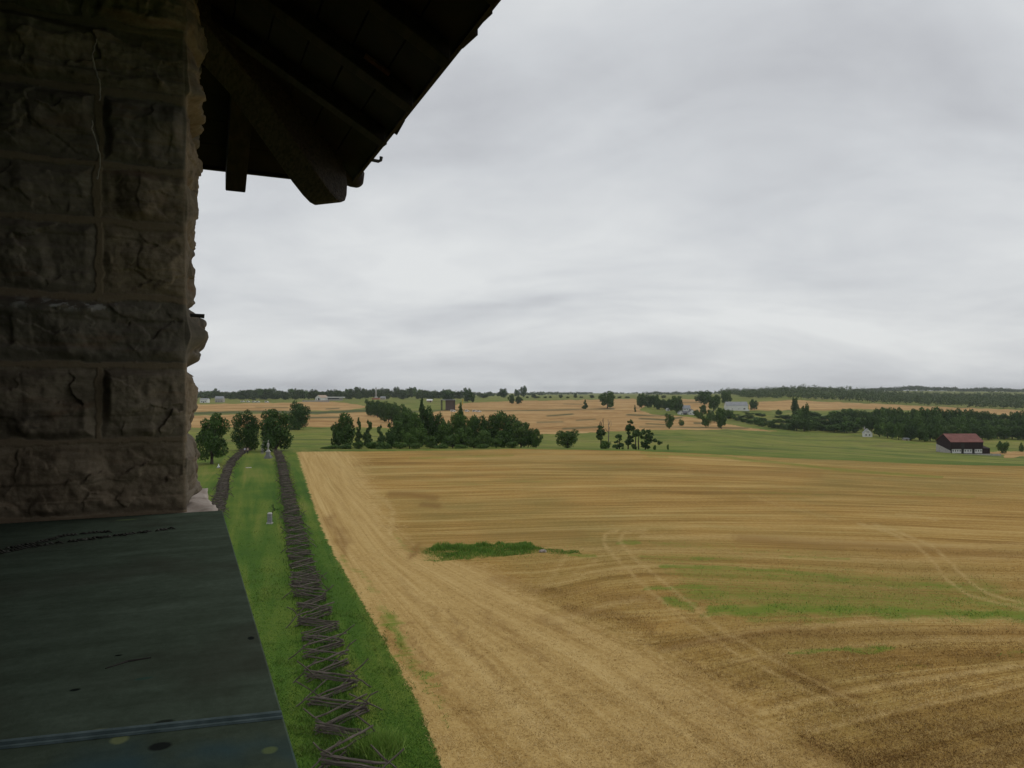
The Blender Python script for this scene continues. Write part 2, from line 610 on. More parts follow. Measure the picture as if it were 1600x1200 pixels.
FIELDS = [  # (polygon, strength): ripe or cut grain fields on the far slopes
    [(-400, 632), (300, 632), (440, 629), (478, 628), (520, 627.5), (545, 629.5), (575, 636), (545, 641), (480, 642), (300, 643.5), (-400, 644)],
    [(-400, 650), (300, 650), (380, 647), (470, 648), (570, 644), (600, 652), (640, 662), (600, 668), (490, 667), (300, 668), (-400, 668)],
    [(600, 668), (640, 652), (690, 642), (722, 630), (800, 627), (940, 624), (990, 623.5), (1012, 633), (998, 640), (1020, 648), (1062, 650), (1100, 655), (1160, 667), (1215, 674), (1140, 671), (1000, 672), (900, 677), (830, 679), (700, 679)],
    [(1063, 624), (1108, 624), (1108, 646), (1080, 644), (1063, 640)],
    [(1172, 641), (1172, 629), (1240, 625), (1330, 629.5), (1450, 635), (1600, 641), (1900, 647), (1900, 656), (1600, 650), (1470, 643), (1330, 638.5), (1290, 641)],
    [(1535, 706), (1600, 705), (1800, 706), (1800, 714), (1600, 713), (1570, 716), (1566, 711)],
]
DARKLINE = [([(855, 650), (895, 647)], 1.2, 1), ([(980, 648), (1030, 650), (1050, 648)], 1.2, 1), ([(1000, 654), (1040, 656), (1065, 652)], 1.6, .9), ([(780, 642), (900, 640), (960, 639)], 1.0, .9), ([(840, 660), (880, 659)], 1.3, .7),
            ([(600, 645), (700, 641), (780, 642)], 1.2, .8), ([(900, 657), (930, 655)], 1.0, .7), ([(880, 670), (935, 667)], 1.6, .8), ([(300, 646), (420, 643), (500, 645), (580, 641)], 2.0, 1), ([(430, 653), (530, 652)], 1.5, .9),
            ([(880, 631), (910, 632)], .8, .6), ([(1085, 661), (1110, 662)], 1.6, .9), ([(1000, 667), (1170, 669)], 1.3, .8), ([(1066, 629), (1095, 629)], 1, .8), ([(510, 639), (530, 638)], 1, .8), ([(400, 636), (450, 637)], .8, .6),
            ([(1010, 662), (1050, 664)], 1.2, .8)]


def build_ground(mat):
    rows = [np.linspace(-9, 12, 12)]
    rows.append(H * F / (np.arange(2050, 701, -1.45) - HZ))
    y0 = rows[-1][-1]
    rows.append(np.geomspace(y0 * 1.004, 9000, 430))
    Yr = np.concatenate(rows)
    Yr = Yr[np.concatenate([[True], np.diff(Yr) > 1e-4])]
    s = np.concatenate([np.linspace(-1.2, -0.68, 18)[:-1], np.arange(-0.68, 0.80, 0.0021), np.linspace(0.80, 1.2, 16)])
    S, YY = np.meshgrid(s, Yr)
    X = S * (YY + 10.0)
    Z = ground_z(X, YY)
    nr, nc = X.shape
    Yp = np.maximum(YY, 3.0)
    px = 800 + F * X / Yp
    py = HZ + F * (H - Z) / Yp
    pxf, pyf = px.ravel(), py.ravel()
    yf = YY.ravel()
    edge = np.interp(pxf, *EDGE)
    yedge = np.interp(pxf, EDGE[0], H * F / (EDGE[1] - HZ))
    infield = np.minimum(np.clip((yedge - yf) / (yedge * 0.012) + .5, 0, 1), np.clip((pxf - np.interp(pyf, *GRASS)) / 14.0 + .5, 0, 1))
    straw = np.clip((np.interp(pyf, *STRAW_R) - pxf) / np.interp(pyf, [700, 860, 1000, 1200], [60, 80, 130, 260]) + .5, 0, 1)
    g, br, li, tr, dk, wheat = [np.zeros_like(pxf) for _ in range(6)]
    nearm = yf < yedge * 1.05
    nx, ny = pxf[nearm], pyf[nearm]
    ns = np.clip((ny - 690) / 250, .25, 1.6)
    wx = nx + ns * (14 * vnoise(nx / 40, ny / 9, 0, 21) + 5 * vnoise(nx / 9, ny / 4, 0, 22))
    wy = ny + ns * (3.2 * vnoise(nx / 45, ny / 14, 0, 23) + 1.6 * vnoise(nx / 13, ny / 5, 0, 24))
    for src, out, wob in ((GREEN, g, 1), (BROWN, br, 1), (LIGHT, li, .5), (TRACK, tr, .12)):
        tmp = np.zeros(nearm.sum())
        for pts, w, amt in src:
            stroke(nx + (wx - nx) * wob, ny + (wy - ny) * wob, pts, w, tmp, amt)
        out[nearm] = tmp
    farm = ~nearm
    fx, fy = pxf[farm], pyf[farm]
    jx = 3.0 * vnoise(fx / 14, fy / 5, 0, 5)
    jy = 0.7 * vnoise(fx / 11, fy / 6, 0, 6)
    t = np.zeros(farm.sum())
    for poly in FIELDS:
        t = np.maximum(t, in_poly(fx + jx, fy + jy, poly).astype(float))
    wheat[farm] = t
    t = np.zeros(farm.sum())
    for pts, w, amt in DARKLINE:
        stroke(fx, fy, pts, w, t, amt)
    dk[farm] = t
    path = np.zeros_like(pxf)
    stroke(pxf, pyf, [(413, 690), (411, 697), (410, 707)], 3.2, path, 1.0)
    q = row_coord(pxf, pyf)
    fl, fr = np.interp(pyf, *FLOW_L), np.interp(pyf, *FLOW_R)
    q2 = (pxf - fl) / (fr - fl)
    V = np.stack([X.ravel(), yf, Z.ravel()], 1)
    A = np.stack([infield, straw, g, br], 1)
    B = np.stack([q, q2, li, tr], 1)
    Cc = np.stack([wheat, dk, path, np.ones_like(path)], 1)
    i = np.arange(nr - 1)[:, None] * nc + np.arange(nc - 1)[None, :]
    quads = np.stack([i, i + 1, i + nc + 1, i + nc], -1).reshape(-1, 4)
    nrm = None
    fieldq = infield[quads].mean(1) > 0.5
    wheatq = (wheat[quads].mean(1) > 0.5) & ~fieldq

    def sub(name, sel, label):
        qd = quads[sel]
        used = np.unique(qd)
        remap = np.full(len(V), -1)
        remap[used] = np.arange(len(used))
        me = np_mesh(name, V[used], [remap[qd]], smooth=True)
        for nm, arr in (("mA", A), ("mB", B), ("mC", Cc)):
            add_attr(me, nm, arr[used])
        o = link(name, me, None, [mat])
        tag(o, label, None, None, 'structure')
        return o
    sub('ground', ~(fieldq | wheatq), 'green grass verge, meadows and far slopes around the fields')
    sub('stubble_field', fieldq, 'golden cut grain field with straw swaths below the tower')
    sub('far_field', wheatq, 'tan grain fields on the far slopes')
    b = MB()
    b.add([(-900, -700, -0.15), (900, -700, -0.15), (900, 14, -0.15), (-900, 14, -0.15)], [(0, 1, 2, 3)])
    o = b.build('ground', [M_PLAIN_GRASS])
    tag(o, 'mown grass round the foot of the tower', None, None, 'structure')

# ------------------------------------------------------------------ materials
def mat_ground():
    m = NT("ground_mat")
    pos = m.geo()
    x, y, z = m.sepx(pos)[:3]
    a, b, c = m.attr("mA"), m.attr("mB"), m.attr("mC")
    A, B, C = m.sepc(a.outputs['Color']), m.sepc(b.outputs['Color']), m.sepc(c.outputs['Color'])
    gA, bA = A[2], a.outputs['Alpha']
    q, q2, li, tr = B[0], B[1], B[2], b.outputs['Alpha']
    n_big = m.noise(pos, .018, 3)
    n_med = m.noise(pos, .13, 4)
    n_m2 = m.noise(pos, .55, 4, .6)
    n_f = m.noise(pos, 2.2, 4, .65)
    n_ff = m.noise(pos, 7.0, 3, .7)
    # masks, broken up by noise
    dn = m.math('MULTIPLY', m.math('SUBTRACT', m.math('ADD', m.math('MULTIPLY', n_m2, .6), m.math('MULTIPLY', n_f, .4)), .5), 1.5)
    fld = m.lin(m.math('ADD', A[0], dn), .4, .6)
    st = m.lin(m.math('ADD', A[1], m.math('MULTIPLY', dn, 1.3)), .2, .8)
    # grass
    gmix = m.math('ADD', m.math('MULTIPLY', n_big, .45), m.math('ADD', m.math('MULTIPLY', n_med, .35), m.math('MULTIPLY', n_f, .2)))
    acr = m.math('ADD', m.math('MULTIPLY', x, .95), m.math('MULTIPLY', y, .32))
    alo = m.math('SUBTRACT', m.math('MULTIPLY', y, .95), m.math('MULTIPLY', x, .32))
    mow = m.noise(m.comb(m.math('MULTIPLY', acr, .42), m.math('MULTIPLY', alo, .022), 2.0), 1.0, 3, .55, .3)
    gnear = m.math('ADD', m.math('MULTIPLY', gmix, .5), m.math('MULTIPLY', mow, .5))
    grass_near = m.ramp(gnear, [(.36, (.036, .086, .010)), (.46, (.062, .122, .014)), (.53, (.110, .158, .022)), (.62, (.185, .190, .042))])
    grass_far = m.ramp(gmix, [(.37, (.082, .122, .018)), (.46, (.150, .185, .032)), (.53, (.205, .215, .042)), (.62, (.270, .240, .070))])
    # mown stripes along the verge and swale lines over the meadow
    sw = m.noise(m.mapping(pos, (.012, .05, .05), (0, 0, .35)), 1.0, 5, .65, .6)
    grass_far = m.mix(m.lin(sw, .52, .68), grass_far, (.075, .098, .022))
    grass_far = m.mix(m.math('MULTIPLY', m.lin(m.noise(m.mapping(pos, (.03, .06, .03)), 1.0, 4, .6, .4), .5, .68), .6), grass_far, (.19, .155, .055))
    grass = m.mix(m.lin(y, 150, 260), grass_near, grass_far)
    grass = m.mix(m.lin(n_ff, .45, .75), grass, m.mix(.55, grass, (.02, .05, .008)))
    # cut stubble in rows
    w1 = m.noise(m.comb(m.math('MULTIPLY', q, 5.0), m.math('MULTIPLY', x, .012), 1.0), 1.0, 5, .62, .25)
    w2 = m.noise(m.comb(m.math('MULTIPLY', q, 26.0), m.math('MULTIPLY', x, .05), 4.0), 1.0, 4, .6, .4)
    sm = m.math('ADD', m.math('ADD', m.math('MULTIPLY', w1, .33), m.math('MULTIPLY', w2, .35)), m.math('ADD', m.math('MULTIPLY', n_f, .17), m.math('MULTIPLY', n_ff, .15)))
    stub = m.ramp(sm, [(.35, (.165, .086, .020)), (.44, (.270, .155, .038)), (.50, (.355, .218, .060)), (.57, (.440, .298, .102)), (.66, (.54, .40, .17))])
    stub = m.mix(m.lin(m.math('ADD', n_big, m.math('MULTIPLY', n_med, .4)), .62, .9), stub, m.mix(.55, stub, (.15, .14, .04)))
    # straw swath where the machine turned
    w3 = m.noise(m.comb(m.math('MULTIPLY', q2, 13.0), m.math('MULTIPLY', y, .035), 7.0), 1.0, 5, .62, .7)
    sm2 = m.math('ADD', m.math('MULTIPLY', w3, .5), m.math('ADD', m.math('MULTIPLY', n_f, .28), m.math('MULTIPLY', n_ff, .22)))
    straw = m.ramp(sm2, [(.32, (.225, .130, .036)), (.42, (.345, .220, .072)), (.52, (.445, .302, .112)), (.66, (.53, .38, .16))])
    f = m.mix(st, stub, straw)
    lightc = m.mix(n_f, (.39, .265, .095), (.54, .395, .17))
    f = m.mix(m.math('MULTIPLY', li, m.lin(m.math('ADD', m.math('MULTIPLY', w2, .5), m.math('MULTIPLY', n_f, .5)), .3, .6)), f, lightc)
    brown = m.mix(n_ff, (.105, .050, .013), (.23, .115, .028))
    f = m.mix(m.math('MULTIPLY', bA, m.lin(m.math('ADD', m.math('MULTIPLY', w2, .4), m.math('MULTIPLY', n_f, .6)), .26, .62)), f, brown)
    weed = m.mix(n_f, (.075, .140, .012), (.190, .225, .030))
    w4 = m.noise(m.comb(m.math('MULTIPLY', q, 75.0), m.math('MULTIPLY', x, .10), 9.0), 1.0, 3, .6, .3)
    gn = m.math('SUBTRACT', m.math('ADD', m.math('MULTIPLY', w2, .30), m.math('ADD', m.math('MULTIPLY', w4, .30), m.math('ADD', m.math('MULTIPLY', n_m2, .2), m.math('MULTIPLY', n_f, .2)))), .5)
    gm = m.lin(m.math('ADD', gA, m.math('MULTIPLY', gn, 4.2)), .22, 1.12)
    f = m.mix(m.math('MULTIPLY', m.math('MULTIPLY', gm, m.lin(gA, .03, .35)), .95), f, weed)
    f = m.mix(m.math('MULTIPLY', m.math('MULTIPLY', tr, .8), m.math('MULTIPLY', m.lin(n_f, .2, .6), m.lin(n_m2, .25, .55))), f, lightc)
    col = m.mix(fld, grass, f)
    # grain on the far slopes
    wf = m.noise(m.mapping(pos, (.010, .03, .0), (0, 0, -.2)), 1.0, 5, .6, .5)
    wheat = m.ramp(m.math('ADD', m.math('MULTIPLY', wf, .65), m.math('MULTIPLY', n_med, .35)),
                   [(.36, (.255, .140, .046)), (.47, (.36, .215, .080)), (.56, (.44, .282, .115)), (.66, (.50, .34, .155))])
    col = m.mix(m.lin(C[0], .3, .7), col, wheat)
    col = m.mix(m.math('MULTIPLY', C[1], m.lin(n_big, .2, .5)), col, (.060, .072, .028))
    col = m.mix(m.lin(C[2], .3, .9), col, (.12, .115, .105))
    m.color(col)
    m.rough(.95)
    m.bsdf.inputs['Specular IOR Level'].default_value = .08
    m.bump(m.math('ADD', n_f, m.math('MULTIPLY', n_ff, .6)), .55, .12)
    return m.mat


M_PLAIN_GRASS = simple_mat("plain_grass", (.035, .09, .013), (.08, .12, .022), .3)
M_GROUND = mat_ground()
M_WOOD_OLD = simple_mat("weathered_rail", (.032, .025, .020), (.165, .138, .116), 5.0, .9, (1, 6, 6), .4)
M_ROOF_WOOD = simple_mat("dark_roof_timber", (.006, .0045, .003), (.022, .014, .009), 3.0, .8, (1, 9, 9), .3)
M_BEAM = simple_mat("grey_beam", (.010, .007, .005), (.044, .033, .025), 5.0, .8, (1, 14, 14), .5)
M_LIT_BOARD = simple_mat("lit_new_wood", (.05, .022, .010), (.085, .042, .020), 6.0, .8, (1, 8, 8))  # new wood, with the light falling on it put into the colour
M_TILE = simple_mat("clay_tile", (.010, .007, .006), (.022, .014, .011), 6.0, .8)
M_STONE_LIGHT = simple_mat("grey_ledge_stone", (.30, .25, .21), (.48, .42, .37), 9.0, .9, (1, 1, 1), .4)
M_STONE_PLAIN = simple_mat("plain_stone", (.05, .04, .028), (.11, .088, .064), 4.0, .9)
M_IRON = simple_mat("dark_iron", (.02, .018, .016), (.05, .045, .04), 20.0, .6)
M_LIME = simple_mat("lime_drip", (.18, .16, .13), (.34, .31, .26), 25.0, .9)
M_GRANITE = simple_mat("pale_granite", (.34, .33, .31), (.52, .51, .48), 6.0, .85)
M_GRANITE_D = simple_mat("grey_granite", (.16, .16, .16), (.27, .27, .27), 6.0, .85)
M_BARK = simple_mat("bark", (.035, .028, .022), (.09, .075, .06), 3.0, .95, (6, 6, 1))
M_BARK_PALE = simple_mat("dead_wood", (.12, .105, .09), (.24, .215, .19), 3.0, .95, (6, 6, 1))
M_WHITE = simple_mat("white_paint", (.62, .62, .60), (.78, .78, .76), .6)
M_GREY_ROOF = simple_mat("grey_metal_roof", (.20, .21, .22), (.30, .31, .32), .5, .6)
M_DARK_ROOF = simple_mat("dark_shingle_roof", (.09, .09, .10), (.16, .16, .17), .8, .9)
M_RED_ROOF = simple_mat("rusty_red_roof", (.15, .052, .042), (.235, .095, .078), .35, .7, (1, 1, 1))
M_BARN_WOOD = simple_mat("dark_barn_boards", (.016, .010, .010), (.042, .026, .024), .8, .9, (6, 6, .4))
M_LIMESTONE = simple_mat("limestone_wall", (.30, .28, .25), (.48, .46, .42), 1.0, .9)
M_GLASS = simple_mat("dark_window_glass", (.02, .022, .025), (.045, .05, .055), 1.0, .2)
M_TAN_ROOF = simple_mat("tan_roof", (.34, .26, .19), (.44, .34, .26), .8, .8)
M_SHELTER = simple_mat("grey_brown_boards", (.085, .062, .052), (.17, .13, .11), .7, .9, (8, 8, .3))
M_POST_DARK = simple_mat("dark_post", (.02, .02, .018), (.05, .048, .042), 2.0, .8)
M_YELLOW = simple_mat("yellow_paint", (.50, .34, .03), (.62, .44, .06), 2.0, .5)
M_BRICK = simple_mat("brick_plinth", (.28, .12, .075), (.40, .19, .12), 1.0, .9)


def leaf_mat(name, dark, mid, lite, obj_var=.5):
    m = NT(name)
    t = m.attr("tint").outputs['Fac']
    inf = m.n.new('ShaderNodeObjectInfo')
    k = m.math('ADD', m.math('MULTIPLY', t, 1 - obj_var * .6), m.math('MULTIPLY', inf.outputs['Random'], obj_var * .6), clamp=True)
    m.color(m.ramp(k, [(0.05, dark), (.5, mid), (.95, lite)]))
    m.rough(.75)
    m.bsdf.inputs['Specular IOR Level'].default_value = .15
    return m.mat


M_LEAF = leaf_mat("leaf_green", (.032, .068, .014), (.064, .122, .024), (.125, .200, .044))
M_LEAF_DARK = leaf_mat("leaf_dark", (.022, .050, .012), (.045, .092, .020), (.092, .152, .034))
M_LEAF_CEDAR = leaf_mat("leaf_cedar", (.026, .052, .016), (.054, .096, .028), (.100, .155, .046))
M_LEAF_LIGHT = leaf_mat("leaf_light", (.032, .066, .016), (.062, .110, .026), (.110, .165, .044))
M_LEAF_FAR = leaf_mat("leaf_far", (.028, .048, .014), (.056, .090, .024), (.105, .146, .042))
M_GRASS_BLADE = leaf_mat("grass_blades", (.030, .085, .010), (.065, .145, .018), (.155, .195, .042), 0)
M_STRAW_BLADE = leaf_mat("straw_blades", (.150, .075, .018), (.38, .245, .080), (.60, .44, .20), 0)
M_WEED_BLADE = leaf_mat("weed_blades", (.070, .155, .022), (.130, .245, .036), (.24, .33, .07), 0)

# ------------------------------------------------------------------ the ground
build_ground(M_GROUND)

# ------------------------------------------------------------------ the stone tower
TH = math.atan2(.915, -.404)
tower = empty('observation_tower', (0, 0, 0), TH)
tag(tower, 'dark rock-faced stone tower with a copper sill and timber eaves overhead', 'tower')


def T(a, b, z=0.0):
    return Vector((a, b, z))


SILL = H - 0.450
# main body, parapet and added walls closing the open look-out room to darken it
mb = MB()
mb.box(-1.7, 3.80, 0.0, 5.5, 0.0, SILL - .72)
mb.build('shaft_wall', M_STONE_PLAIN, tower)
mb = MB()
mb.box(-0.90, 3.80, 0.02, .74, SILL - .718, SILL - .05)
mb.build('parapet_wall', M_STONE_PLAIN, tower)
mb = MB()
mb.box(-1.68, -0.92, 0.0, .74, SILL - .718, H + 1.95)      # pillar behind the viewer
mb.box(-1.66, -0.96, .742, 4.75, SILL - .718, H + 1.95)      # unseen wall added to keep daylight off the front pillar
mb.box(-1.64, 3.76, 4.752, 5.5, SILL - .718, H + 1.95)  # back opening closed too, added to block light
mb.box(3.08, 3.78, .80, 4.75, SILL - .718, H + 1.95)  # far side opening closed likewise
mb.build('pillar_and_shade_walls', M_STONE_PLAIN, tower)


# the corner pillar of rock-faced blocks: one displaced skin running round the pillar
def stone_mat():
    m = NT("rock_faced_stone")
    o = m.obj()
    mort = m.attr("mortar").outputs['Fac']
    blk = m.attr("block").outputs['Fac']
    n1 = m.noise(o, 5, 5, .65)
    n2 = m.noise(m.mapping(o, (3, 3, 16)), 1.6, 5, .7, .8)
    n3 = m.noise(o, 45, 4, .7)
    k = m.math('ADD', m.math('MULTIPLY', n1, .35), m.math('ADD', m.math('MULTIPLY', n2, .4), m.math('MULTIPLY', n3, .25)))
    c = m.ramp(k, [(.34, (.070, .050, .032)), (.45, (.155, .117, .076)), (.54, (.218, .170, .115)), (.66, (.310, .250, .178))])
    c = m.mix(m.lin(blk, 0, 1), c, m.mix(.6, c, (.10, .096, .084)))
    rust = m.lin(m.noise(m.mapping(o, (2, 2, 9)), 1.3, 4, .6, .5), .56, .72)
    c = m.mix(m.math('MULTIPLY', rust, .55), c, (.135, .072, .036))
    c = m.mix(m.math('MULTIPLY', mort, .95), c, m.mix(n3, (.155, .115, .074), (.225, .172, .115)))
    # pale scuffs on one block
    c = m.mix(m.math('MULTIPLY', m.attr("scuff").outputs['Fac'], m.lin(m.noise(o, 26, 3), .54, .64)), c, (.40, .39, .36))
    m.color(c)
    m.rough(.93)
    m.bump(m.math('ADD', n3, m.math('MULTIPLY', m.noise(o, 140, 3, .7), .5)), .3, .006)
    return m.mat


def build_pillar():
    zj = np.array([SILL, H - .174, H + .10, H + .34, H + .61, H + .815, H + 1.08, H + 1.32, H + 1.62, H + 2.0])
    bulge = [.040, .044, .072, .024, .038, .046, .074, .076, .06]
    a0, a1, bi, r = 3.0, 3.80, .76, .018
    P, N, Sx, face = [], [], [], []
    for b in np.arange(bi, r, -.0032):
        P.append((a0, b)); N.append((-1, 0)); Sx.append(b); face.append(0)
    for k in range(1, 9):
        t = k / 9 * math.pi / 2
        P.append((a0 + r - r * math.cos(t), r - r * math.sin(t))); N.append((-math.cos(t), -math.sin(t)))
        Sx.append(0.0); face.append(0 if t < .8 else 1)
    for a in np.arange(a0 + r, a1 - r, .0045):
        P.append((a, 0.0)); N.append((0, -1)); Sx.append(a - a0); face.append(1)
    for b in np.arange(r, bi, .03):
        P.append((a1, b)); N.append((1, 0)); Sx.append(b); face.append(2)
    for a in np.arange(a1 - r, a0 + r, -.05):
        P.append((a, bi)); N.append((0, 1)); Sx.append(a - a0); face.append(3)
    P, N, Sx, face = np.array(P), np.array(N), np.array(Sx), np.array(face)
    zs = np.concatenate([np.arange(SILL, H + 1.66, .0036), np.arange(H + 1.67, H + 2.0, .02)])
    n, mz = len(P), len(zs)
    S, ZZ = np.meshgrid(Sx, zs)
    Fc = np.broadcast_to(face, S.shape)
    # wavy joints
    ZW = ZZ + .006 * vnoise(S * 7, ZZ * 3, 0, 3) + .003 * vnoise(S * 40, ZZ * 12, 0, 4)
    SW = S + .005 * vnoise(S * 3, ZZ * 9, 0, 5) + .003 * vnoise(S * 10, ZZ * 45, 0, 6)
    ci = np.clip(np.searchsorted(zj, ZW) - 1, 0, len(zj) - 2)
    dz = np.minimum(np.abs(ZW - zj[ci]), np.abs(ZW - zj[ci + 1]))
    split = {1: .287, 3: .287, 4: .29, 5: .285, 7: .33}
    split_o = {0: .46, 2: .52, 4: .4, 6: .5}
    joint = np.full(S.shape, 9.0)
    side = np.zeros(S.shape, int)
    for c, v in split.items():
        mk = (ci == c) & (Fc == 0)
        joint[mk] = SW[mk] - v
        side[mk] = (SW[mk] > v)
    for c, v in split_o.items():
        mk = (ci == c) & (Fc == 1)
        joint[mk] = SW[mk] - v
        side[mk] = (SW[mk] > v)
    jd = np.abs(joint)
    # mortar half width, wider in places
    mw = .0115 + .005 * vnoise(S * 7, ZZ * 7, 0, 11) + .003 * vnoise(S * 30, ZZ * 30, 0, 12)
    d_edge = np.minimum(dz, jd)
    mort = 1 - sstep(mw * .75, mw * 1.15, d_edge)
    prof = sstep(0.8 * mw, 0.045, d_edge)
    disp = np.zeros(S.shape)
    blockv = np.zeros(S.shape)
    R = random.Random(12)
    for c in range(len(zj) - 1):
        for fc in range(4):
            for sd in (0, 1):
                mk = (ci == c) & (Fc == fc) & (side == sd)
                if not mk.any():
                    continue
                s, z = S[mk], ZZ[mk]
                sc, zc_ = (s.min() + s.max()) / 2, (z.min() + z.max()) / 2
                hs, hz = max((s.max() - s.min()) / 2, .05), max((z.max() - z.min()) / 2, .05)
                h = np.full(s.shape, bulge[c] * (1.0 if fc == 1 else .55))
                wob = .012 * fbm(s * 6, z * 7, c, 40 + c + 9 * fc + 3 * sd, 3)
                for k in range(6):                      # split facets, as a hammer leaves them
                    an = R.uniform(0, 6.28)
                    g = R.uniform(.06, .30)
                    off = R.uniform(.35, 1.0)
                    pl = bulge[c] * R.uniform(.4, 1.0) * (1.0 if fc == 1 else .6) - g * ((s - sc) / hs * math.cos(an) * hs + (z - zc_) / hz * math.sin(an) * hz - off * min(hs, hz) * .35)
                    h = np.minimum(h, pl + wob)
                h = np.maximum(h, -.004)
                ns = 12 if (s.max() - s.min()) > .5 else 8
                ss = np.array([(R.uniform(s.min(), s.max()), R.uniform(z.min(), z.max()), R.uniform(-.005, .007), R.uniform(-.10, .10), R.uniform(-.13, .13)) for _ in range(ns)])
                wx = s + .025 * vnoise(s * 14, z * 14, c, 51) + .010 * vnoise(s * 45, z * 45, c, 52)
                wz = z + .020 * vnoise(s * 14, z * 14, c, 53) + .008 * vnoise(s * 45, z * 45, c, 54)
                d_ = (wx[:, None] - ss[None, :, 0]) ** 2 + (1.7 * (wz[:, None] - ss[None, :, 1])) ** 2
                kk = d_.argmin(1)
                h = h + ss[kk, 2] + ss[kk, 3] * (s - ss[kk, 0]) + ss[kk, 4] * (z - ss[kk, 1])
                strat = .007 * sstep(-.12, .12, vnoise(s * 2.5 + .3 * np.sin(s * 40), z * 17, c, 70 + c)) + .0025 * vnoise(s * 6, z * 60, c, 72)
                rid = .007 * (1 - np.abs(fbm(s * 6, z * 9, c, 90 + c * 3 + fc, 3)))
                h = h + strat + rid + .003 * fbm(s * 34, z * 34, c, 30 + c, 3)
                disp[mk] = h
                blockv[mk] = R.random()
    # the photographed blocks: one long smooth grey block, a nose on the outer side
    blockv[(ci == 2)] = 1.0
    m2 = (ci == 2) & (Fc == 1)
    nose = np.exp(-((ZZ - (H + .215)) / .05) ** 2)
    disp[m2] = np.maximum(disp[m2], .078 * nose[m2] * (1 - .25 * np.abs(vnoise(S[m2] * 14, ZZ[m2] * 20, 0, 3))))
    dd = (disp * prof) - .004 * (1 - prof)
    # the rough face fades towards the drafted corner of the front
    cornerfade = np.where(Fc == 0, .25 + .75 * sstep(.0, .05, S), .25 + .75 * sstep(.0, .045, S))
    dd = np.where(mort > .5, dd + .004, dd) * cornerfade
    X = P[None, :, 0] + N[None, :, 0] * dd
    Y = P[None, :, 1] + N[None, :, 1] * dd
    V = np.stack([X.ravel(), Y.ravel(), ZZ.ravel()], 1)
    i = np.arange(mz - 1)[:, None] * n + np.arange(n)[None, :]
    j = np.arange(mz - 1)[:, None] * n + (np.arange(n)[None, :] + 1) % n
    quads = np.stack([i, j, j + n, i + n], -1).reshape(-1, 4)
    me = np_mesh('corner_pillar', V, [quads], smooth=True)
    add_attr(me, "mortar", mort.ravel())
    add_attr(me, "block", blockv.ravel())
    scuff = np.exp(-((S - .40) / .16) ** 2 - ((ZZ - (H + .305)) / .018) ** 2) * (Fc == 0)
    add_attr(me, "scuff", scuff.ravel())
    return link('corner_pillar', me, tower, [stone_mat()])


pillar = build_pillar()
# white lime run down the joint and an iron peg on the outer face
mb = MB()
zz = H + 1.24
pts = []
for k in range(40):
    pts.append((2.955 + .006 * math.sin(k * 1.1), .292 + .012 * math.sin(k * .37) + random.uniform(-.003, .003), zz - k * .0145))
for p_ in (pts[0:16], pts[20:35]):
    mb = MB()
    mb.tube(p_, [random.uniform(.0016, .0042) * (1.9 if i_ < 3 and p_ is pts else 1) for i_ in range(len(p_))], 5)
    mb.build('lime_run', M_LIME, pillar)
mb = MB()
mb.tube([(3.10, .02, H + .296), (3.10, -.035, H + .295), (3.10, -.062, H + .293)], [.007, .007, .009], 8)
mb.build('iron_peg', M_IRON, pillar)


# copper sill -------------------------------------------------------
def copper_mat():
    m = NT("dark_green_copper")
    o = m.obj()
    x, y, z = m.sepx(o)[:3]
    n1 = m.noise(m.mapping(o, (9, 1.5, 1)), 1.6, 5, .65, .3)
    n2 = m.noise(o, 14, 5, .7)
    n3 = m.noise(o, 60, 3, .7)
    k = m.math('ADD', m.math('MULTIPLY', n1, .45), m.math('ADD', m.math('MULTIPLY', n2, .35), m.math('MULTIPLY', n3, .2)))
    c = m.ramp(k, [(.30, (.044, .055, .040)), (.46, (.066, .087, .063)), (.56, (.082, .108, .080)), (.70, (.114, .148, .114))])
    c = m.mix(m.math('MULTIPLY', m.lin(m.noise(o, 3.0, 3), .52, .70), .45), c, (.050, .046, .036))
    blue = m.lin(m.noise(m.mapping(o, (5, 5, 1), (0, 0, 0), (3, 1, 0)), 1.0, 3), .5, .68)
    c = m.mix(m.math('MULTIPLY', blue, m.lin(x, 1.12, 1.0)), c, (.045, .085, .095))
    # dark holes and pale lichen, each with a ragged outline
    wob = m.math('MULTIPLY', m.math('SUBTRACT', n2, .5), .9)

    def spot(ax, by, rx, ry):
        d = m.math('SQRT', m.math('ADD', m.math('POWER', m.math('DIVIDE', m.math('SUBTRACT', x, ax), rx), 2.0), m.math('POWER', m.math('DIVIDE', m.math('SUBTRACT', y, by), ry), 2.0)))
        return m.lin(m.math('ADD', d, wob), 1.15, .75)
    for (px, py, rx, ry, cc) in ((250, 1166, .011, .013, (.020, .024, .022)), (256, 1129, .010, .014, (.030, .038, .032)), (117, 1078, .006, .008, (.016, .020, .018)),
                                 (392, 997, .010, .006, (.018, .022, .020)), (185, 1024, .004, .006, (.012, .014, .012)), (150, 1146, .013, .016, (.20, .22, .13)),
                                 (186, 1156, .013, .011, (.17, .20, .10)), (198, 812, .012, .033, (.12, .16, .08)), (421, 1172, .010, .010, (.13, .17, .08)), (225, 1060, .006, .014, (.05, .09, .07))):
        v = on_sill(px, py)
        c = m.mix(spot(v[0], v[1], rx, ry), c, cc)
    m.color(c)
    m.rough(m.lin(n2, .2, .9))
    m.put(.0, m.bsdf.inputs['Specular IOR Level'])
    m.rough(1.0)
    # embossed ribs in the sheet nearest the viewer, light dents elsewhere
    rib = m.math('MULTIPLY', m.math('SINE', m.math('MULTIPLY', y, 1500.0)), m.lin(x, 1.12, .95))
    m.bump(m.math('ADD', m.math('MULTIPLY', rib, .0), m.math('ADD', n2, m.math('MULTIPLY', n3, .5))), .22, .004)
    return m.mat


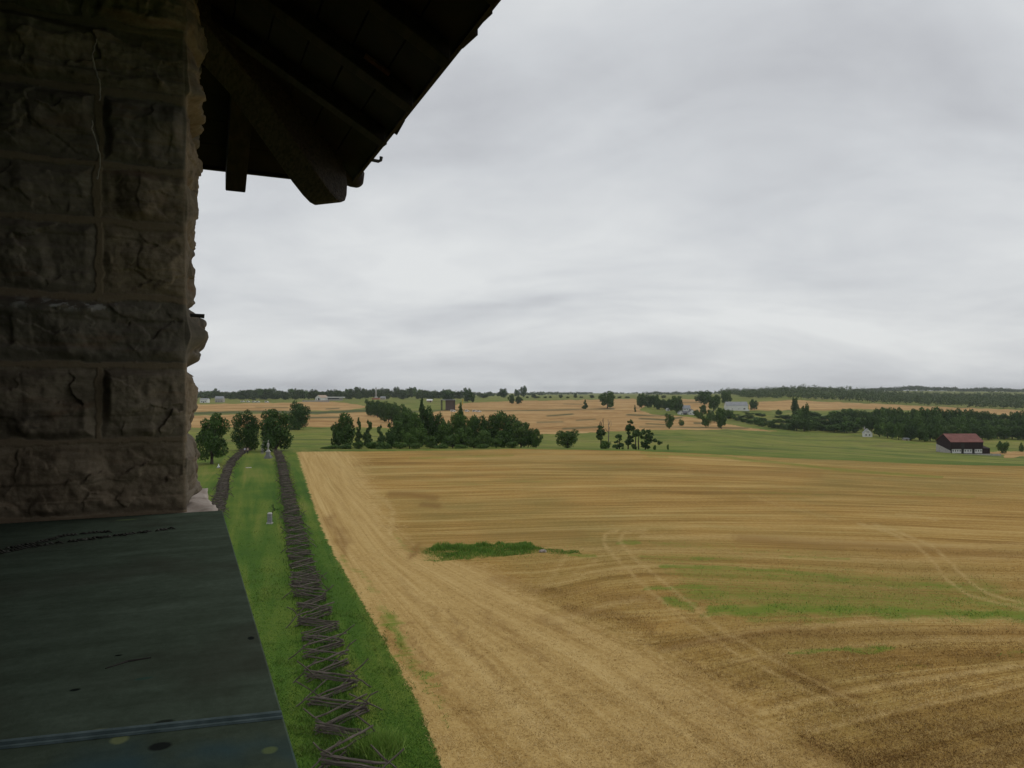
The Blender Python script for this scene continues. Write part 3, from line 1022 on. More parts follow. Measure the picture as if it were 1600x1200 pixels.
def on_sill(px, py):
    Y = (H - SILL) * F / (py - HZ)
    X = (px - 800) / F * Y
    c, s = math.cos(TH), math.sin(TH)
    return (c * X + s * Y, -s * X + c * Y, SILL)


M_COPPER = copper_mat()
mb = MB()
prof = [(-.121, SILL - .05), (-.124, SILL - .012), (-.1225, SILL - .003), (-.1195, SILL), (.0, SILL), (.78, SILL), (.78, SILL - .045), (.02, SILL - .047), (-.10, SILL - .05)]
mb.prism(prof, lambda p: (-.88, p[0], p[1]), lambda p: (2.995, p[0], p[1]))
sill = mb.build('window_sill', M_COPPER, tower)
mb = MB()
s0, s1 = on_sill(440, 1118), on_sill(0, 1165)
dv = Vector(s1) - Vector(s0)
s1 = tuple(Vector(s0) + dv * 2.6)
for k, (off, w, h0) in enumerate(((0, .006, .006), (.009, .004, .003))):
    mb.add([(s0[0] - w - off, s0[1], SILL + .0005), (s0[0] + w - off, s0[1], SILL + .0005), (s1[0] + w - off, s1[1], SILL + .0005), (s1[0] - w - off, s1[1], SILL + .0005),
            (s0[0] - w * .6 - off, s0[1], SILL + h0), (s0[0] + w * .6 - off, s0[1], SILL + h0), (s1[0] + w * .6 - off, s1[1], SILL + h0), (s1[0] - w * .6 - off, s1[1], SILL + h0)],
           [(0, 3, 2, 1), (4, 5, 6, 7), (0, 1, 5, 4), (1, 2, 6, 5), (2, 3, 7, 6), (3, 0, 4, 7)])
M_SEAM = simple_mat("pale_copper_seam", (.060, .090, .090), (.130, .180, .185), 30, .9)
mb.build('sheet_seam', M_SEAM, sill)
# rough bead of old solder, two rows of little lumps
M_SOLDER = simple_mat("old_solder", (.020, .020, .017), (.085, .085, .070), 60, .7)
for row, pts in enumerate(([(-60, 872), (0, 865), (60, 853), (110, 847), (180, 838), (276, 826)], [(0, 860), (60, 849), (100, 838), (140, 834), (184, 831)])):
    mb = MB()
    wp = [Vector(on_sill(*p)) for p in pts]
    for p, q_ in zip(wp[:-1], wp[1:]):
        L = (q_ - p).length
        for k in range(int(L / .0105)):
            if random.random() < .12:
                continue
            c_ = p.lerp(q_, k * .0105 / L) + Vector((random.uniform(-.008, .008), 0, 0))
            d_ = Vector((random.uniform(-.008, .008) + .004, random.uniform(.006, .013), 0))
            mb.tube([c_ - d_ + Vector((0, 0, .001)), c_ + Vector((0, 0, random.uniform(.003, .006))), c_ + d_ + Vector((0, 0, .001))], [.0012, .0038, .0012], 5)
    mb.build('solder_bead', M_SOLDER, sill)
mb = MB()
wp = [Vector(on_sill(*p)) + Vector((0, 0, .0006)) for p in ((165, 1045), (200, 1034), (236, 1028))]
mb.tube(wp, [.001, .0022, .001], 4)
mb.build('scratch', M_IRON, sill)

# stone ledge running on under the pillar
def rough_block(a0, a1, b0, b1, z0, z1, seed, amp=.012, na=40, nb=14, nz=6):
    bm = bmesh.new()
    bmesh.ops.create_cube(bm, size=1.0)
    bmesh.ops.subdivide_edges(bm, edges=list(bm.edges), cuts=14, use_grid_fill=True)
    V = np.array([v.co[:] for v in bm.verts])
    W = np.stack([a0 + (V[:, 0] + .5) * (a1 - a0), b0 + (V[:, 1] + .5) * (b1 - b0), z0 + (V[:, 2] + .5) * (z1 - z0)], 1)
    rr = np.linalg.norm(V, axis=1)
    W -= (V / rr[:, None]) * (np.clip(rr - .62, 0, 1)[:, None]) * .05
    for ax in range(3):
        W[:, ax] += amp * fbm(W[:, 0] * 11, W[:, 1] * 11, W[:, 2] * 11, seed + ax * 5, 4)
    for v, w in zip(bm.verts, W):
        v.co = w
    me = bpy.data.meshes.new('ledge')
    bm.to_mesh(me)
    bm.free()
    me.polygons.foreach_set("use_smooth", [True] * len(me.polygons))
    return me


for i, (p0, p1, bo) in enumerate(((3.02, 3.50, -.098), (3.515, 3.90, -.088))):
    link('stone_ledge', rough_block(p0, p1, bo, .12, SILL - .16, SILL - .012 - .006 * i, 5 + i), tower, [M_STONE_LIGHT])

# hipped roof with wide eaves -----------------------------------------
EA0, EA1, EB0, EB1, EZ, SL = -2.71, 4.81, -.995, 6.525, H + 1.37, .56
ac, bc = (EA0 + EA1) / 2, (EB0 + EB1) / 2
zap = EZ + SL * (EA1 - ac)


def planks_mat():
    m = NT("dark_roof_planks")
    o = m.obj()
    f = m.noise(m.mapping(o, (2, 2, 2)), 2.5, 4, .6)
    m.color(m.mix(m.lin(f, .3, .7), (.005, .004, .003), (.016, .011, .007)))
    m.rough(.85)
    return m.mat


mb = MB()
t_ = .045
cs = [(EA0, EB0), (EA1, EB0), (EA1, EB1), (EA0, EB1)]
v = [(a, b, EZ) for a, b in cs] + [(ac, bc, zap)] + [(a, b, EZ + t_) for a, b in cs] + [(ac, bc, zap + t_)]
mb.add(v, [(0, 4, 1), (1, 4, 2), (2, 4, 3), (3, 4, 0), (5, 6, 9), (6, 7, 9), (7, 8, 9), (8, 5, 9), (0, 1, 6, 5), (1, 2, 7, 6), (2, 3, 8, 7), (3, 0, 5, 8)])
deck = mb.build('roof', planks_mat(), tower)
# plank courses hung a little below the deck so that their edges show
mb = MB()
for k in range(14):
    d0, d1 = .02 + k * .155, .02 + k * .155 + .148
    lift = random.uniform(.004, .012)
    for s_ in (0, 1):
        if s_ == 0:
            f0 = lambda d, e: (EA1 - d if e else EA0 + d, EB0 + d, EZ + SL * d)
        else:
            f0 = lambda d, e: (EA1 - d, EB1 - d if e else EB0 + d, EZ + SL * d)
        p = [Vector(f0(d0, 0)), Vector(f0(d0, 1)), Vector(f0(d1, 1)), Vector(f0(d1, 0))]
        lo = [q_ - Vector((0, 0, lift + .014)) for q_ in p]
        hi = [q_ - Vector((0, 0, .002)) for q_ in p]
        mb.add([tuple(q_) for q_ in lo + hi], [(0, 1, 2, 3), (4, 7, 6, 5), (0, 4, 5, 1), (1, 5, 6, 2), (2, 6, 7, 3), (3, 7, 4, 0)])
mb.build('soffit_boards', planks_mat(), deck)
# rafters


def rafter(p_out, p_in, w, dep, name='rafter', m=None):
    mb = MB()
    p0, p1 = Vector(p_out), Vector(p_in)
    d = (p1 - p0)
    sdv = Vector((d.y, -d.x, 0)).normalized() * (w / 2)
    dn_ = Vector((0, 0, -dep))
    v = [p0 - sdv, p0 + sdv, p1 + sdv, p1 - sdv]
    top = [q_ + Vector((0, 0, -.026)) for q_ in v]
    bot = [q_ + dn_ for q_ in v]
    mb.add(top + bot, [(0, 3, 2, 1), (4, 5, 6, 7), (0, 1, 5, 4), (1, 2, 6, 5), (2, 3, 7, 6), (3, 0, 4, 7)])
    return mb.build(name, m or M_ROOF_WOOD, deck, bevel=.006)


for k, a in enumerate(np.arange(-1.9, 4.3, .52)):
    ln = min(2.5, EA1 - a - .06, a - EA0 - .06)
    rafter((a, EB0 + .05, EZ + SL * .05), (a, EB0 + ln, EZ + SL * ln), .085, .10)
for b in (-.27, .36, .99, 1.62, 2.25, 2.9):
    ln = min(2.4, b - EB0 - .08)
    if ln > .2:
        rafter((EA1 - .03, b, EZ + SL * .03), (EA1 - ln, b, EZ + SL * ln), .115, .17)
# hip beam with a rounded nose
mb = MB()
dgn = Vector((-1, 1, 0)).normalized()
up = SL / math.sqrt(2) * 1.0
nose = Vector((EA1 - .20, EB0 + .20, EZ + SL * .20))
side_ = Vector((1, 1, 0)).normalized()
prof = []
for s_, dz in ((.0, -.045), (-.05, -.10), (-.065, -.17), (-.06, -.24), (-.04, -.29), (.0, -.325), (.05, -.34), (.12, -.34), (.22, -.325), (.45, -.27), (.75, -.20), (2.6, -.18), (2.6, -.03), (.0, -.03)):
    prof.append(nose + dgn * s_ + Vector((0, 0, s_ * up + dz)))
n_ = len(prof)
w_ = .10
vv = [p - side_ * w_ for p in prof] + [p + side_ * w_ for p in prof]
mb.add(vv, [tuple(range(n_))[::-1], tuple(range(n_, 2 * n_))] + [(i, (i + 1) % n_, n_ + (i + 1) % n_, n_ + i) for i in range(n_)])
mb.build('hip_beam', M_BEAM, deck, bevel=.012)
# ridge cap curling over the corner
mb = MB()
c0 = Vector((EA1 + .02, EB0 - .02, EZ + .03))
mb.tube([c0 - dgn * .03 + Vector((0, 0, -.03)), c0 + dgn * .02, c0 + dgn * .5 + Vector((0, 0, .5 * up)), c0 + dgn * 4.6 + Vector((0, 0, 4.6 * up))], [.035, .075, .085, .085], 12)
mb.build('hip_tile', M_TILE, deck, smooth=True)
# tiles: short overlapping slabs; the lowest course makes the uneven edge seen against the sky
mb = MB()
for course in range(9):
    d = course * .30 - .035
    for side in (0, 1):
        a = 0.0
        span = (EA1 - EA0) - 2 * max(d, 0)
        while a < span - .05:
            w = random.uniform(.15, .19)
            if side == 0:
                base = Vector((EA1 - max(d, 0) - a - w / 2, EB0 + d, EZ + SL * d + t_ + .004))
                ux, uy = Vector((1, 0, 0)), Vector((0, 1, 0))
            else:
                base = Vector((EA1 - d, EB0 + max(d, 0) + a + w / 2, EZ + SL * d + t_ + .004))
                ux, uy = Vector((0, 1, 0)), Vector((-1, 0, 0))
            out = random.choice([-.004, .004, .010, .016, .026]) + random.uniform(-.006, .006) if course == 0 else random.uniform(-.01, .01)
            tilt = random.uniform(-.012, .012)
            th = .022
            p = []
            for (sx, sy) in ((-1, 0), (1, 0), (1, 1), (-1, 1)):
                q_ = base + ux * (sx * (w / 2 - .003)) + uy * (sy * .34 - out * (1 - sy))
                q_.z = EZ + SL * (d + (sy * .34 - out * (1 - sy))) + t_ + .006 + (.028 if sy == 0 else .004) + tilt * sx
                p.append(q_)
            lo = [q_ + Vector((0, 0, -.001)) for q_ in p]
            hi = [q_ + Vector((0, 0, th)) for q_ in p]
            mb.add(lo + hi, [(0, 3, 2, 1), (4, 5, 6, 7), (0, 1, 5, 4), (1, 2, 6, 5), (2, 3, 7, 6), (3, 0, 4, 7)])
            a += w + random.uniform(0, .006)
mb.build('roof_tiles', M_TILE, deck)
# tilting fillet along both eaves
mb = MB()
mb.box(EA0 + .05, EA1 - .02, EB0 + .004, EB0 + .024, EZ - .020, EZ + .036)
mb.box(EA1 - .016, EA1 + .012, EB0 + .02, EB1 - .05, EZ - .028, EZ + .036)
mb.build('eaves_fillet', M_ROOF_WOOD, deck)
# new wood, light on it put into its lighter colour; bent hook
mb = MB()
mb.box(-.075, .075, 0, .13, -.012, 0, 0, Matrix.Translation((3.30, EB0 + .16, EZ + SL * .16 - .030)) @ Matrix.Rotation(math.atan(SL), 4, 'X'))
o = mb.build('lit_board', M_LIT_BOARD, deck)
mb = MB()
mb.tube([(4.28, EB0 + .02, EZ - .01), (4.28, EB0 - .035, EZ - .014), (4.28, EB0 - .05, EZ - .006), (4.28, EB0 - .052, EZ + .014)], [.010, .010, .009, .011], 7)
mb.build('gutter_hook', M_IRON, deck)
# floor of the look-out room
mb = MB()
mb.box(-.95, 3.78, .742, 4.75, SILL - .715, SILL - .70)
mb.build('floor_slab', M_STONE_PLAIN, tower)

# ------------------------------------------------------------------ zigzag rail fences
def rail_mesh(name, seed, L=1.0, r=.062):
    R = random.Random(seed)
    n, m = 6, 5
    V, Fq = [], []
    for i in range(n):
        t = i / (n - 1)
        cx, cz = R.uniform(-.042, .042), R.uniform(-.038, .038)
        for k in range(m):
            a = 2 * math.pi * k / m + .3
            rr = r * R.uniform(.6, 1.25) * (1 if 0 < i < n - 1 else .8)
            V.append(((t - .5) * L, cx + rr * math.cos(a), cz + rr * .9 * math.sin(a)))
    for i in range(n - 1):
        for k in range(m):
            Fq.append((i * m + k, i * m + (k + 1) % m, (i + 1) * m + (k + 1) % m, (i + 1) * m + k))
    me = bpy.data.meshes.new(name)
    me.from_pydata(V, [], Fq + [tuple(range(m))[::-1], tuple(range(len(V) - m, len(V)))])
    me.materials.append(M_WOOD_OLD)
    return me, np.array(V), np.array(Fq)


RAILS = [rail_mesh('rail', 100 + k) for k in range(6)]
STAKES = [rail_mesh('stake', 200 + k, 1.0, .045) for k in range(4)]


def seg_matrix(p0, p1, roll):
    d = p1 - p0
    L = d.length
    q = d.to_track_quat('X', 'Z')
    return Matrix.Translation((p0 + p1) / 2) @ q.to_matrix().to_4x4() @ Matrix.Rotation(roll, 4, 'X') @ Matrix.Diagonal((L, 1, 1, 1))


def zigzag_fence(label, px_line, amp, step, group, seed, courses=4):
    R = random.Random(seed)
    pts = [near(*p) for p in px_line]
    cum = [0.0]
    for a, b in zip(pts[:-1], pts[1:]):
        cum.append(cum[-1] + (b - a).length)
    tot = cum[-1]
    vs = []
    k, s = 0, 0.0
    while s < tot:
        X = np.interp(s, cum, [p.x for p in pts])
        Y = np.interp(s, cum, [p.y for p in pts])
        s2 = min(s + .6, tot)
        d = Vector((np.interp(s2, cum, [p.x for p in pts]) - X + 1e-6, np.interp(s2, cum, [p.y for p in pts]) - Y + 1e-6, 0)).normalized()
        nrm = Vector((d.y, -d.x, 0))
        am = amp * float(np.interp(Y, [34, 64, 140], [1.0, .82, .66]))
        c = Vector((X, Y, 0)) + nrm * ((am if k % 2 else -am) * R.uniform(.86, 1.12))
        c.z = gz(c.x, c.y)
        vs.append(c)
        s += step * R.uniform(.9, 1.1)
        k += 1
    root = empty('rail_fence', vs[0])
    tag(root, label, 'fence', group)
    inv = Matrix.Translation(vs[0]).inverted()
    segs, stakes = [], []
    for i, (a, b) in enumerate(zip(vs[:-1], vs[1:])):
        d = (b - a).normalized()
        nc = courses - (1 if R.random() < (.25 if a.y < 55 else .7) else 0)
        for c in range(nc):
            if R.random() < .04:
                continue
            z = .06 + .15 * c + (.075 if i % 2 else 0)
            e0, e1 = R.uniform(.06, .30), R.uniform(.06, .30)
            off = Vector((R.uniform(-.05, .05), R.uniform(-.05, .05), 0))
            p0 = a - d * e0 + off + Vector((R.uniform(-.06, .06), R.uniform(-.08, .08), z + R.uniform(-.04, .04)))
            p1 = b + d * e1 + off + Vector((0, 0, z + R.uniform(-.03, .03)))
            segs.append((p0, p1, R.uniform(0, 6.28)))
        # stakes crossed over the joint, and a rider rail laid in the crotch
        if i > 0:
            ax = Vector((b - vs[i - 1]).normalized())
            nv = Vector((ax.y, -ax.x, 0))
            for sg in (-1, 1):
                if R.random() < (.36 if a.y < 60 else .6):
                    continue
                foot = a + nv * sg * R.uniform(.75, 1.15) + ax * R.uniform(-.3, .3)
                head = a - nv * sg * R.uniform(.4, .9) + ax * R.uniform(-.3, .3) + Vector((0, 0, R.uniform(1.0, 1.45)))
                foot.z -= .08
                stakes.append((foot, head, R.uniform(0, 6.28)))
        if R.random() < .45:
            z = .06 + .15 * courses + .10
            segs.append((a - d * R.uniform(.1, .4) + Vector((0, 0, z + R.uniform(-.05, .12))), b + d * R.uniform(.1, .45) + Vector((0, 0, z + R.uniform(-.05, .12))), R.uniform(0, 6.28)))
    for nm, lst, lib in (('rail', segs, RAILS), ('stake', stakes, STAKES)):
        lst.sort(key=lambda t: (t[0] + t[1]).length)
        for j, (p0, p1, ro) in enumerate(lst[:100]):
            o = bpy.data.objects.new(nm, lib[j % len(lib)][0])
            COL.objects.link(o)
            o.parent = root
            o.matrix_local = inv @ seg_matrix(p0, p1, ro)
        V, Q = [], []
        k = 0
        for j, (p0, p1, ro) in enumerate(lst[100:]):
            _, v, q = lib[j % len(lib)]
            Mx = np.array(inv @ seg_matrix(p0, p1, ro))
            V.append(v @ Mx[:3, :3].T + Mx[:3, 3])
            Q.append(q + k)
            k += len(v)
        if V:
            me = np_mesh(nm, np.concatenate(V), [np.concatenate(Q)])
            o = link(nm, me, root, [M_WOOD_OLD])
            o['kind'] = 'stuff'
    return root


RF = [(575, 1260), (545, 1180), (531, 1130), (521, 1085), (512, 1047), (503, 1010), (492, 968), (475, 900), (464, 850), (455, 800), (447, 760), (440, 725), (433, 706)]
zigzag_fence('weathered zigzag rail fence running along the edge of the golden field', RF, 1.16, 1.70, 'split rail zigzag fences', 3)
LF = [(325, 850), (334, 815), (345, 780), (350, 755), (356, 735), (364, 722), (375, 711), (388, 701), (394, 698.5)]
zigzag_fence('dark zigzag rail fence that bends past the lone tree beside the pillar', LF, 1.10, 1.72, 'split rail zigzag fences', 4, 5)


# ------------------------------------------------------------------ trees
def leaf_cloud(r, blobs, n, leaf, flat=.0):
    """many small leaf sprays spread through lumps; blobs (cx,cy,cz,rx,ry,rz)"""
    B = np.array(blobs, float)
    wgt = (B[:, 3] * B[:, 4] * B[:, 5]) ** (2 / 3.)
    idx = r.choice(len(B), n, p=wgt / wgt.sum())
    d = r.normal(size=(n, 3))
    d /= np.linalg.norm(d, axis=1)[:, None]
    rad = .5 + .55 * r.random(n) ** .6
    pos = B[idx, :3] + d * rad[:, None] * B[idx, 3:6]
    pos += r.normal(size=(n, 3)) * leaf * .35
    nr = d * .7 + r.normal(size=(n, 3)) * .6 + np.array([0, 0, .35])
    nr /= np.linalg.norm(nr, axis=1)[:, None]
    t = np.cross(nr, r.normal(size=(n, 3)))
    t /= np.linalg.norm(t, axis=1)[:, None]
    b = np.cross(nr, t)
    s = leaf * r.uniform(.55, 1.25, n)[:, None]
    c = [pos - t * s, pos - b * s * .55, pos + t * s, pos + b * s * .55]
    V = np.stack(c, 1).reshape(-1, 3)
    Q = np.arange(4 * n).reshape(n, 4)
    blob_t = r.random(len(B))
    tint = np.clip(.55 * r.random(n) + .45 * blob_t[idx], 0, 1)
    return V, Q, tint


def crown_mesh(name, r, blobs, n, leaf, mat):
    V, Q, tint = leaf_cloud(r, blobs, n, leaf)
    me = np_mesh(name, V, [Q])
    add_attr(me, 'tint', tint, 'FACE')
    me.materials.append(mat)
    return me


def broad_blobs(r, base=.20, nb=17, core=.22):
    out = [(r.uniform(-.05, .05), r.uniform(-.05, .05), base + .36, core, core, core * 1.1)]
    for k in range(nb):
        a = 2 * math.pi * (k * .382 + r.uniform(-.12, .12))
        z = base + .07 + (k + .5) / nb * (.90 - base - .08)
        env = math.sqrt(max(0.0, 1 - ((z - (base + .42)) / (.56 - .25 * base)) ** 2))
        rr = .37 * env * r.uniform(.55, 1.06)
        s = r.uniform(.085, .19) * (.75 + .4 * env)
        out.append((rr * math.cos(a), rr * math.sin(a), min(z, 1 - s * .75), s, s, s * .85))
    return out


def cone_blobs(r, base=.08, nb=16):
    out = []
    for k in range(nb):
        t = (k + .3) / nb
        a = r.uniform(0, 6.28)
        rr = .30 * (1 - t) ** .8 * r.uniform(.5, 1)
        s = .05 + .17 * (1 - t)
        out.append((rr * math.cos(a), rr * math.sin(a), base + t * (.97 - base), s, s, .085))
    return out


def column_blobs(r, base=.06, nb=15):
    out = []
    for k in range(nb):
        t = (k + r.uniform(.1, .9)) / nb
        a = r.uniform(0, 6.28)
        s = r.uniform(.10, .27) * (1.1 - .6 * t)
        d = r.uniform(.05, .34) * (1.1 - .8 * t)
        out.append((d * math.cos(a), d * math.sin(a), base + t * (.95 - base), s, s, r.uniform(.025, .06)))
    return out


def bush_blobs(r, nb=11):
    out = [(0, 0, .42, .34, .34, .42)]
    for k in range(nb):
        a = 2 * math.pi * k * .382
        s = r.uniform(.14, .22)
        rr = r.uniform(.18, .33)
        z = r.uniform(.14, .78)
        out.append((rr * math.cos(a), rr * math.sin(a), z, s, s, s * 1.05))
    return out


def trunk_mesh(r, base, blobs, th=.035, mat=None, leaders=5):
    mb = MB()
    random.seed(int(r.integers(1e6)))
    top = base + .45
    mb.tube([(0, 0, -.06), (.0, 0, .0), (.01, .005, base * .6), (.0, .01, base + .1), (.01, 0, top)], [th * 1.5, th * 1.25, th, th * .8, th * .3], 7, jit=.1)
    for k in range(leaders):
        b = blobs[int(r.integers(len(blobs)))]
        z0 = base * r.uniform(.75, 1.3)
        mb.tube([(0, 0, z0), (b[0] * .5, b[1] * .5, (z0 + b[2]) / 2 + .02), (b[0], b[1], b[2])], [th * .6, th * .4, th * .12], 5, jit=.1)
    me = mb.mesh('trunk', True)
    me.materials.append(mat or M_BARK)
    return me


PROTO = {}


def proto(kind, style, count, n, leaf, mat, base=.2, th=.035):
    PROTO[kind] = []
    for k in range(count):
        r = np.random.default_rng(sum(map(ord, kind)) * 31 + k)
        bl = {'broad': lambda: broad_blobs(r, base, 17, .30 if n <= 800 else .22), 'cone': lambda: cone_blobs(r), 'column': lambda: column_blobs(r), 'bush': lambda: bush_blobs(r)}[style]()
        PROTO[kind].append((crown_mesh('crown', r, bl, n, leaf, mat), trunk_mesh(r, base if style == 'broad' else .1, bl, th, M_BARK, 5 if style != 'cone' else 2)))


proto('oak', 'broad', 3, 6500, .030, M_LEAF_DARK, .12, .040)
proto('low_oak', 'broad', 3, 6500, .030, M_LEAF_DARK, .03, .040)
proto('field_tree', 'broad', 6, 3000, .042, M_LEAF, .10, .030)
proto('dark_tree', 'broad', 6, 3000, .042, M_LEAF_DARK, .08, .030)
proto('light_tree', 'broad', 2, 3600, .042, M_LEAF_LIGHT, .10, .030)
proto('cedar', 'cone', 3, 2200, .045, M_LEAF_CEDAR)
proto('column', 'column', 3, 1300, .065, M_LEAF_CEDAR)
proto('bush', 'bush', 3, 1500, .055, M_LEAF)
proto('round_bush', 'bush', 2, 3200, .042, M_LEAF_LIGHT)
proto('far_tree', 'broad', 6, 800, .075, M_LEAF_FAR, .10, .030)
proto('far_light', 'broad', 3, 800, .075, M_LEAF, .10, .030)


def plant(kind, px, top, w, Y, label, group=None, name='tree', cat='tree', base=None, parts=True, k=None, sink=0.0):
    """a tree standing at distance Y in the direction of px, as tall and wide as it measures there"""
    if Y is None:
        Y = y_of(px, base)
    g = at(px, Y)
    h = (H - (top - HZ) * Y / F) - g.z + sink
    wm = w * Y / F
    pr = PROTO[kind]
    crown, trunk = pr[(k if k is not None else random.randrange(len(pr))) % len(pr)]
    rz = random.uniform(0, 6.28)
    if parts:
        root = empty(name, (g.x, g.y, g.z - sink), rz)
        root.scale = (wm, wm, h)
        c = bpy.data.objects.new('crown', crown)
        t = bpy.data.objects.new('trunk', trunk)
        for o in (c, t):
            COL.objects.link(o)
            o.parent = root
    else:
        root = bpy.data.objects.new(name, crown)
        COL.objects.link(root)
        root.location = (g.x, g.y, g.z - sink)
        root.rotation_euler = (0, 0, rz)
        root.scale = (wm, wm, h)
    tag(root, label, cat, group)
    return root


random.seed(21)
# beside the lane
plant('oak', 331, 645, 58, 163, 'dark leafy tree with a bare lower trunk standing beside the stone pillar', k=0)
plant('low_oak', 386, 640, 44, 207, 'narrower dark tree where the zigzag fence reaches the lane end', k=1)
plant('low_oak', 431, 637, 66, 201, 'large round dark tree behind the statue monument at the lane end', k=2)
plant('low_oak', 467, 627, 43, 385, 'dark round tree in front of the tan fields behind the lane trees', k=1)

# the grove behind the crest of the field
G = 'trees of the dark grove beyond the field crest'
GL = 'dark leafy tree crowded into the grove beyond the field crest'
grove = [('dark_tree', 539, 643, 36, 222), ('dark_tree', 527, 662, 24, 226),
         ('dark_tree', 628, 640, 34, 245), ('dark_tree', 617, 655, 30, 228), ('field_tree', 646, 645, 34, 240),
         ('dark_tree', 668, 632, 28, 258), ('dark_tree', 682, 641, 30, 250), ('dark_tree', 697, 655, 28, 238), ('field_tree', 716, 643, 30, 252),
         ('dark_tree', 734, 648, 28, 240), ('dark_tree', 750, 650, 30, 236), ('dark_tree', 779, 643, 42, 246), ('dark_tree', 802, 646, 38, 240),
         ('dark_tree', 764, 654, 28, 250), ('field_tree', 690, 662, 30, 226), ('field_tree', 655, 668, 30, 222), ('field_tree', 725, 668, 30, 222),
         ('field_tree', 757, 672, 28, 220), ('dark_tree', 788, 672, 30, 219), ('field_tree', 640, 676, 26, 216), ('dark_tree', 612, 674, 24, 217), ('field_tree', 707, 678, 26, 216),
         ('dark_tree', 672, 680, 24, 215), ('dark_tree', 740, 682, 24, 214), ('field_tree', 775, 684, 24, 214), ('dark_tree', 825, 668, 24, 226)]
for a in grove:
    plant(*a, GL, G)
plant('light_tree', 814, 657, 40, 228, 'lighter green round tree at the right side of the grove')
plant('dark_tree', 838, 669, 21, 224, 'small dark tree at the right end of the grove', k=1)
plant('cedar', 659, 624, 26, 256, 'pointed evergreen rising highest from the left part of the grove')
plant('cedar', 720, 630, 28, 252, 'pointed evergreen rising from the middle of the grove')
plant('column', 561, 653, 15, 224, 'thin see-through evergreen, leftmost of three slim ones before the grove')
plant('column', 576, 656, 21, 226, 'slim evergreen in the middle of the three before the grove')
plant('column', 594, 664, 20, 222, 'slim evergreen nearest the grove of the three slim ones')
for px, top, w, Y in ((520, 694, 22, 214), (540, 692, 24, 213), (560, 690, 22, 213), (580, 688, 22, 214), (600, 688, 24, 213), (625, 690, 24, 213), (592, 699, 14, 209), (650, 692, 22, 212), (690, 692, 24, 212), (720, 693, 22, 211), (755, 692, 24, 211), (800, 690, 24, 213), (509, 697, 16, 214)):
    plant('bush', px, top, w, Y, 'low green shrub along the foot of the grove', 'shrubs at the foot of the grove', 'shrub', 'shrub')
plant('round_bush', 887, 669, 36, 222, 'round light green bush standing alone right of the grove', None, 'bush', 'bush', k=0)
# the row climbing away to the left behind the grove
for px, top, w, Y in ((579, 623, 20, 640), (590, 626, 20, 590), (601, 627, 22, 540), (612, 629, 24, 495), (624, 632, 25, 450), (636, 636, 26, 410), (584, 628, 18, 610), (607, 632, 22, 510)):
    plant('dark_tree', px, top, w, Y, 'tree in the diagonal row climbing the tan slope behind the grove', 'trees of the diagonal row')


# thin ragged trees standing on the crest
def ragged_tree(label, px0, Y, stems, clumps, n=1500, leaf=.28, mat=None, name='tree', cat='tree', bark=None, twigs=()):
    g = at(px0, Y)
    k = Y / F
    root = empty(name, g)
    tag(root, label, cat)
    cv_ = lambda px, py, y=0.0: ((px - px0) * k, y, H - (py - HZ) * k - g.z)
    mb = MB()
    for st in stems:
        pts = [cv_(*p) for p in st]
        mb.tube(pts, [max(.04, .22 * (1 - i / len(pts))) for i in range(len(pts))], 6, jit=.15)
    for tw in twigs:
        pts = [cv_(*p) for p in tw]
        mb.tube(pts, [max(.03, .10 * (1 - i / len(pts))) for i in range(len(pts))], 5)
    me = mb.mesh('trunk', True)
    link('trunk', me, root, [bark or M_BARK])
    if clumps:
        r = np.random.default_rng(int(px0 * 7))
        bl = []
        for (px, py, rp) in clumps:
            c = cv_(px, py)
            for q in range(4):
                o = r.normal(size=3) * rp * k * .45
                s = rp * k * r.uniform(.45, .7)
                bl.append((c[0] + o[0], o[1] * 1.2, c[2] + o[2] * .7, s, s, s * .7))
        cm = crown_mesh('crown', r, bl, n, leaf, mat or M_LEAF_CEDAR)
        link('crown', cm, root)
    return root


ragged_tree('ragged dark tree with bare spikes above its crown, leftmost of the thin trees', 938, 228, [[(939, 700), (939, 685), (938, 670), (942, 654)], [(938, 680), (936, 668), (938, 658)]],
            [(937, 668, 5), (936, 675, 6), (939, 682, 6), (941, 678, 5), (934, 682, 4)], 1900, twigs=[[(942, 668), (943.5, 653)], [(939, 666), (938.5, 659)]])
ragged_tree('bare dead tree with forked top among the thin trees', 951, 230, [[(951, 702), (951, 685), (951.5, 672), (950, 655)]], [], bark=M_BARK_PALE, twigs=[[(951.5, 670), (955, 664), (954.5, 657)], [(951, 676), (946, 670), (945, 668)], [(951.5, 664), (953, 658)]], name='dead_tree')
plant('bush', 946, 686, 20, 214, 'dark pointed bush at the foot of the bare dead tree', None, 'bush', 'bush', k=1)
ragged_tree('small ragged tree with two leafy tiers and two stems', 967, 214, [[(968, 705), (968, 695), (967.5, 680)], [(965, 705), (965, 696), (966, 690)]], [(967, 684, 4.5), (967, 696, 5), (963, 697, 4), (971, 695.5, 4), (965, 690, 2.5)], 1300)
ragged_tree('tall thin tree with tufted top leaning right among the thin trees', 982, 216, [[(981.5, 706), (981.5, 690), (982, 675), (985, 664), (987, 658)]], [(986, 659, 3), (981, 664, 3), (984, 669, 6), (989, 668, 4), (982, 677, 3), (982, 688, 5.5), (981, 693, 4), (985, 683, 3.5), (979, 690, 3)], 2100)
ragged_tree('thin tree with two bare stems under one spreading flat crown', 996, 215, [[(993, 706), (993, 690), (993, 680), (996, 675)], [(998, 706), (997.5, 692), (998, 682), (1001, 676)]], [(997, 677, 6), (1003, 677, 5), (991, 679, 4.5), (1004, 684, 3.5), (994, 674, 4), (993, 700, 4), (988, 696, 3)], 2100)
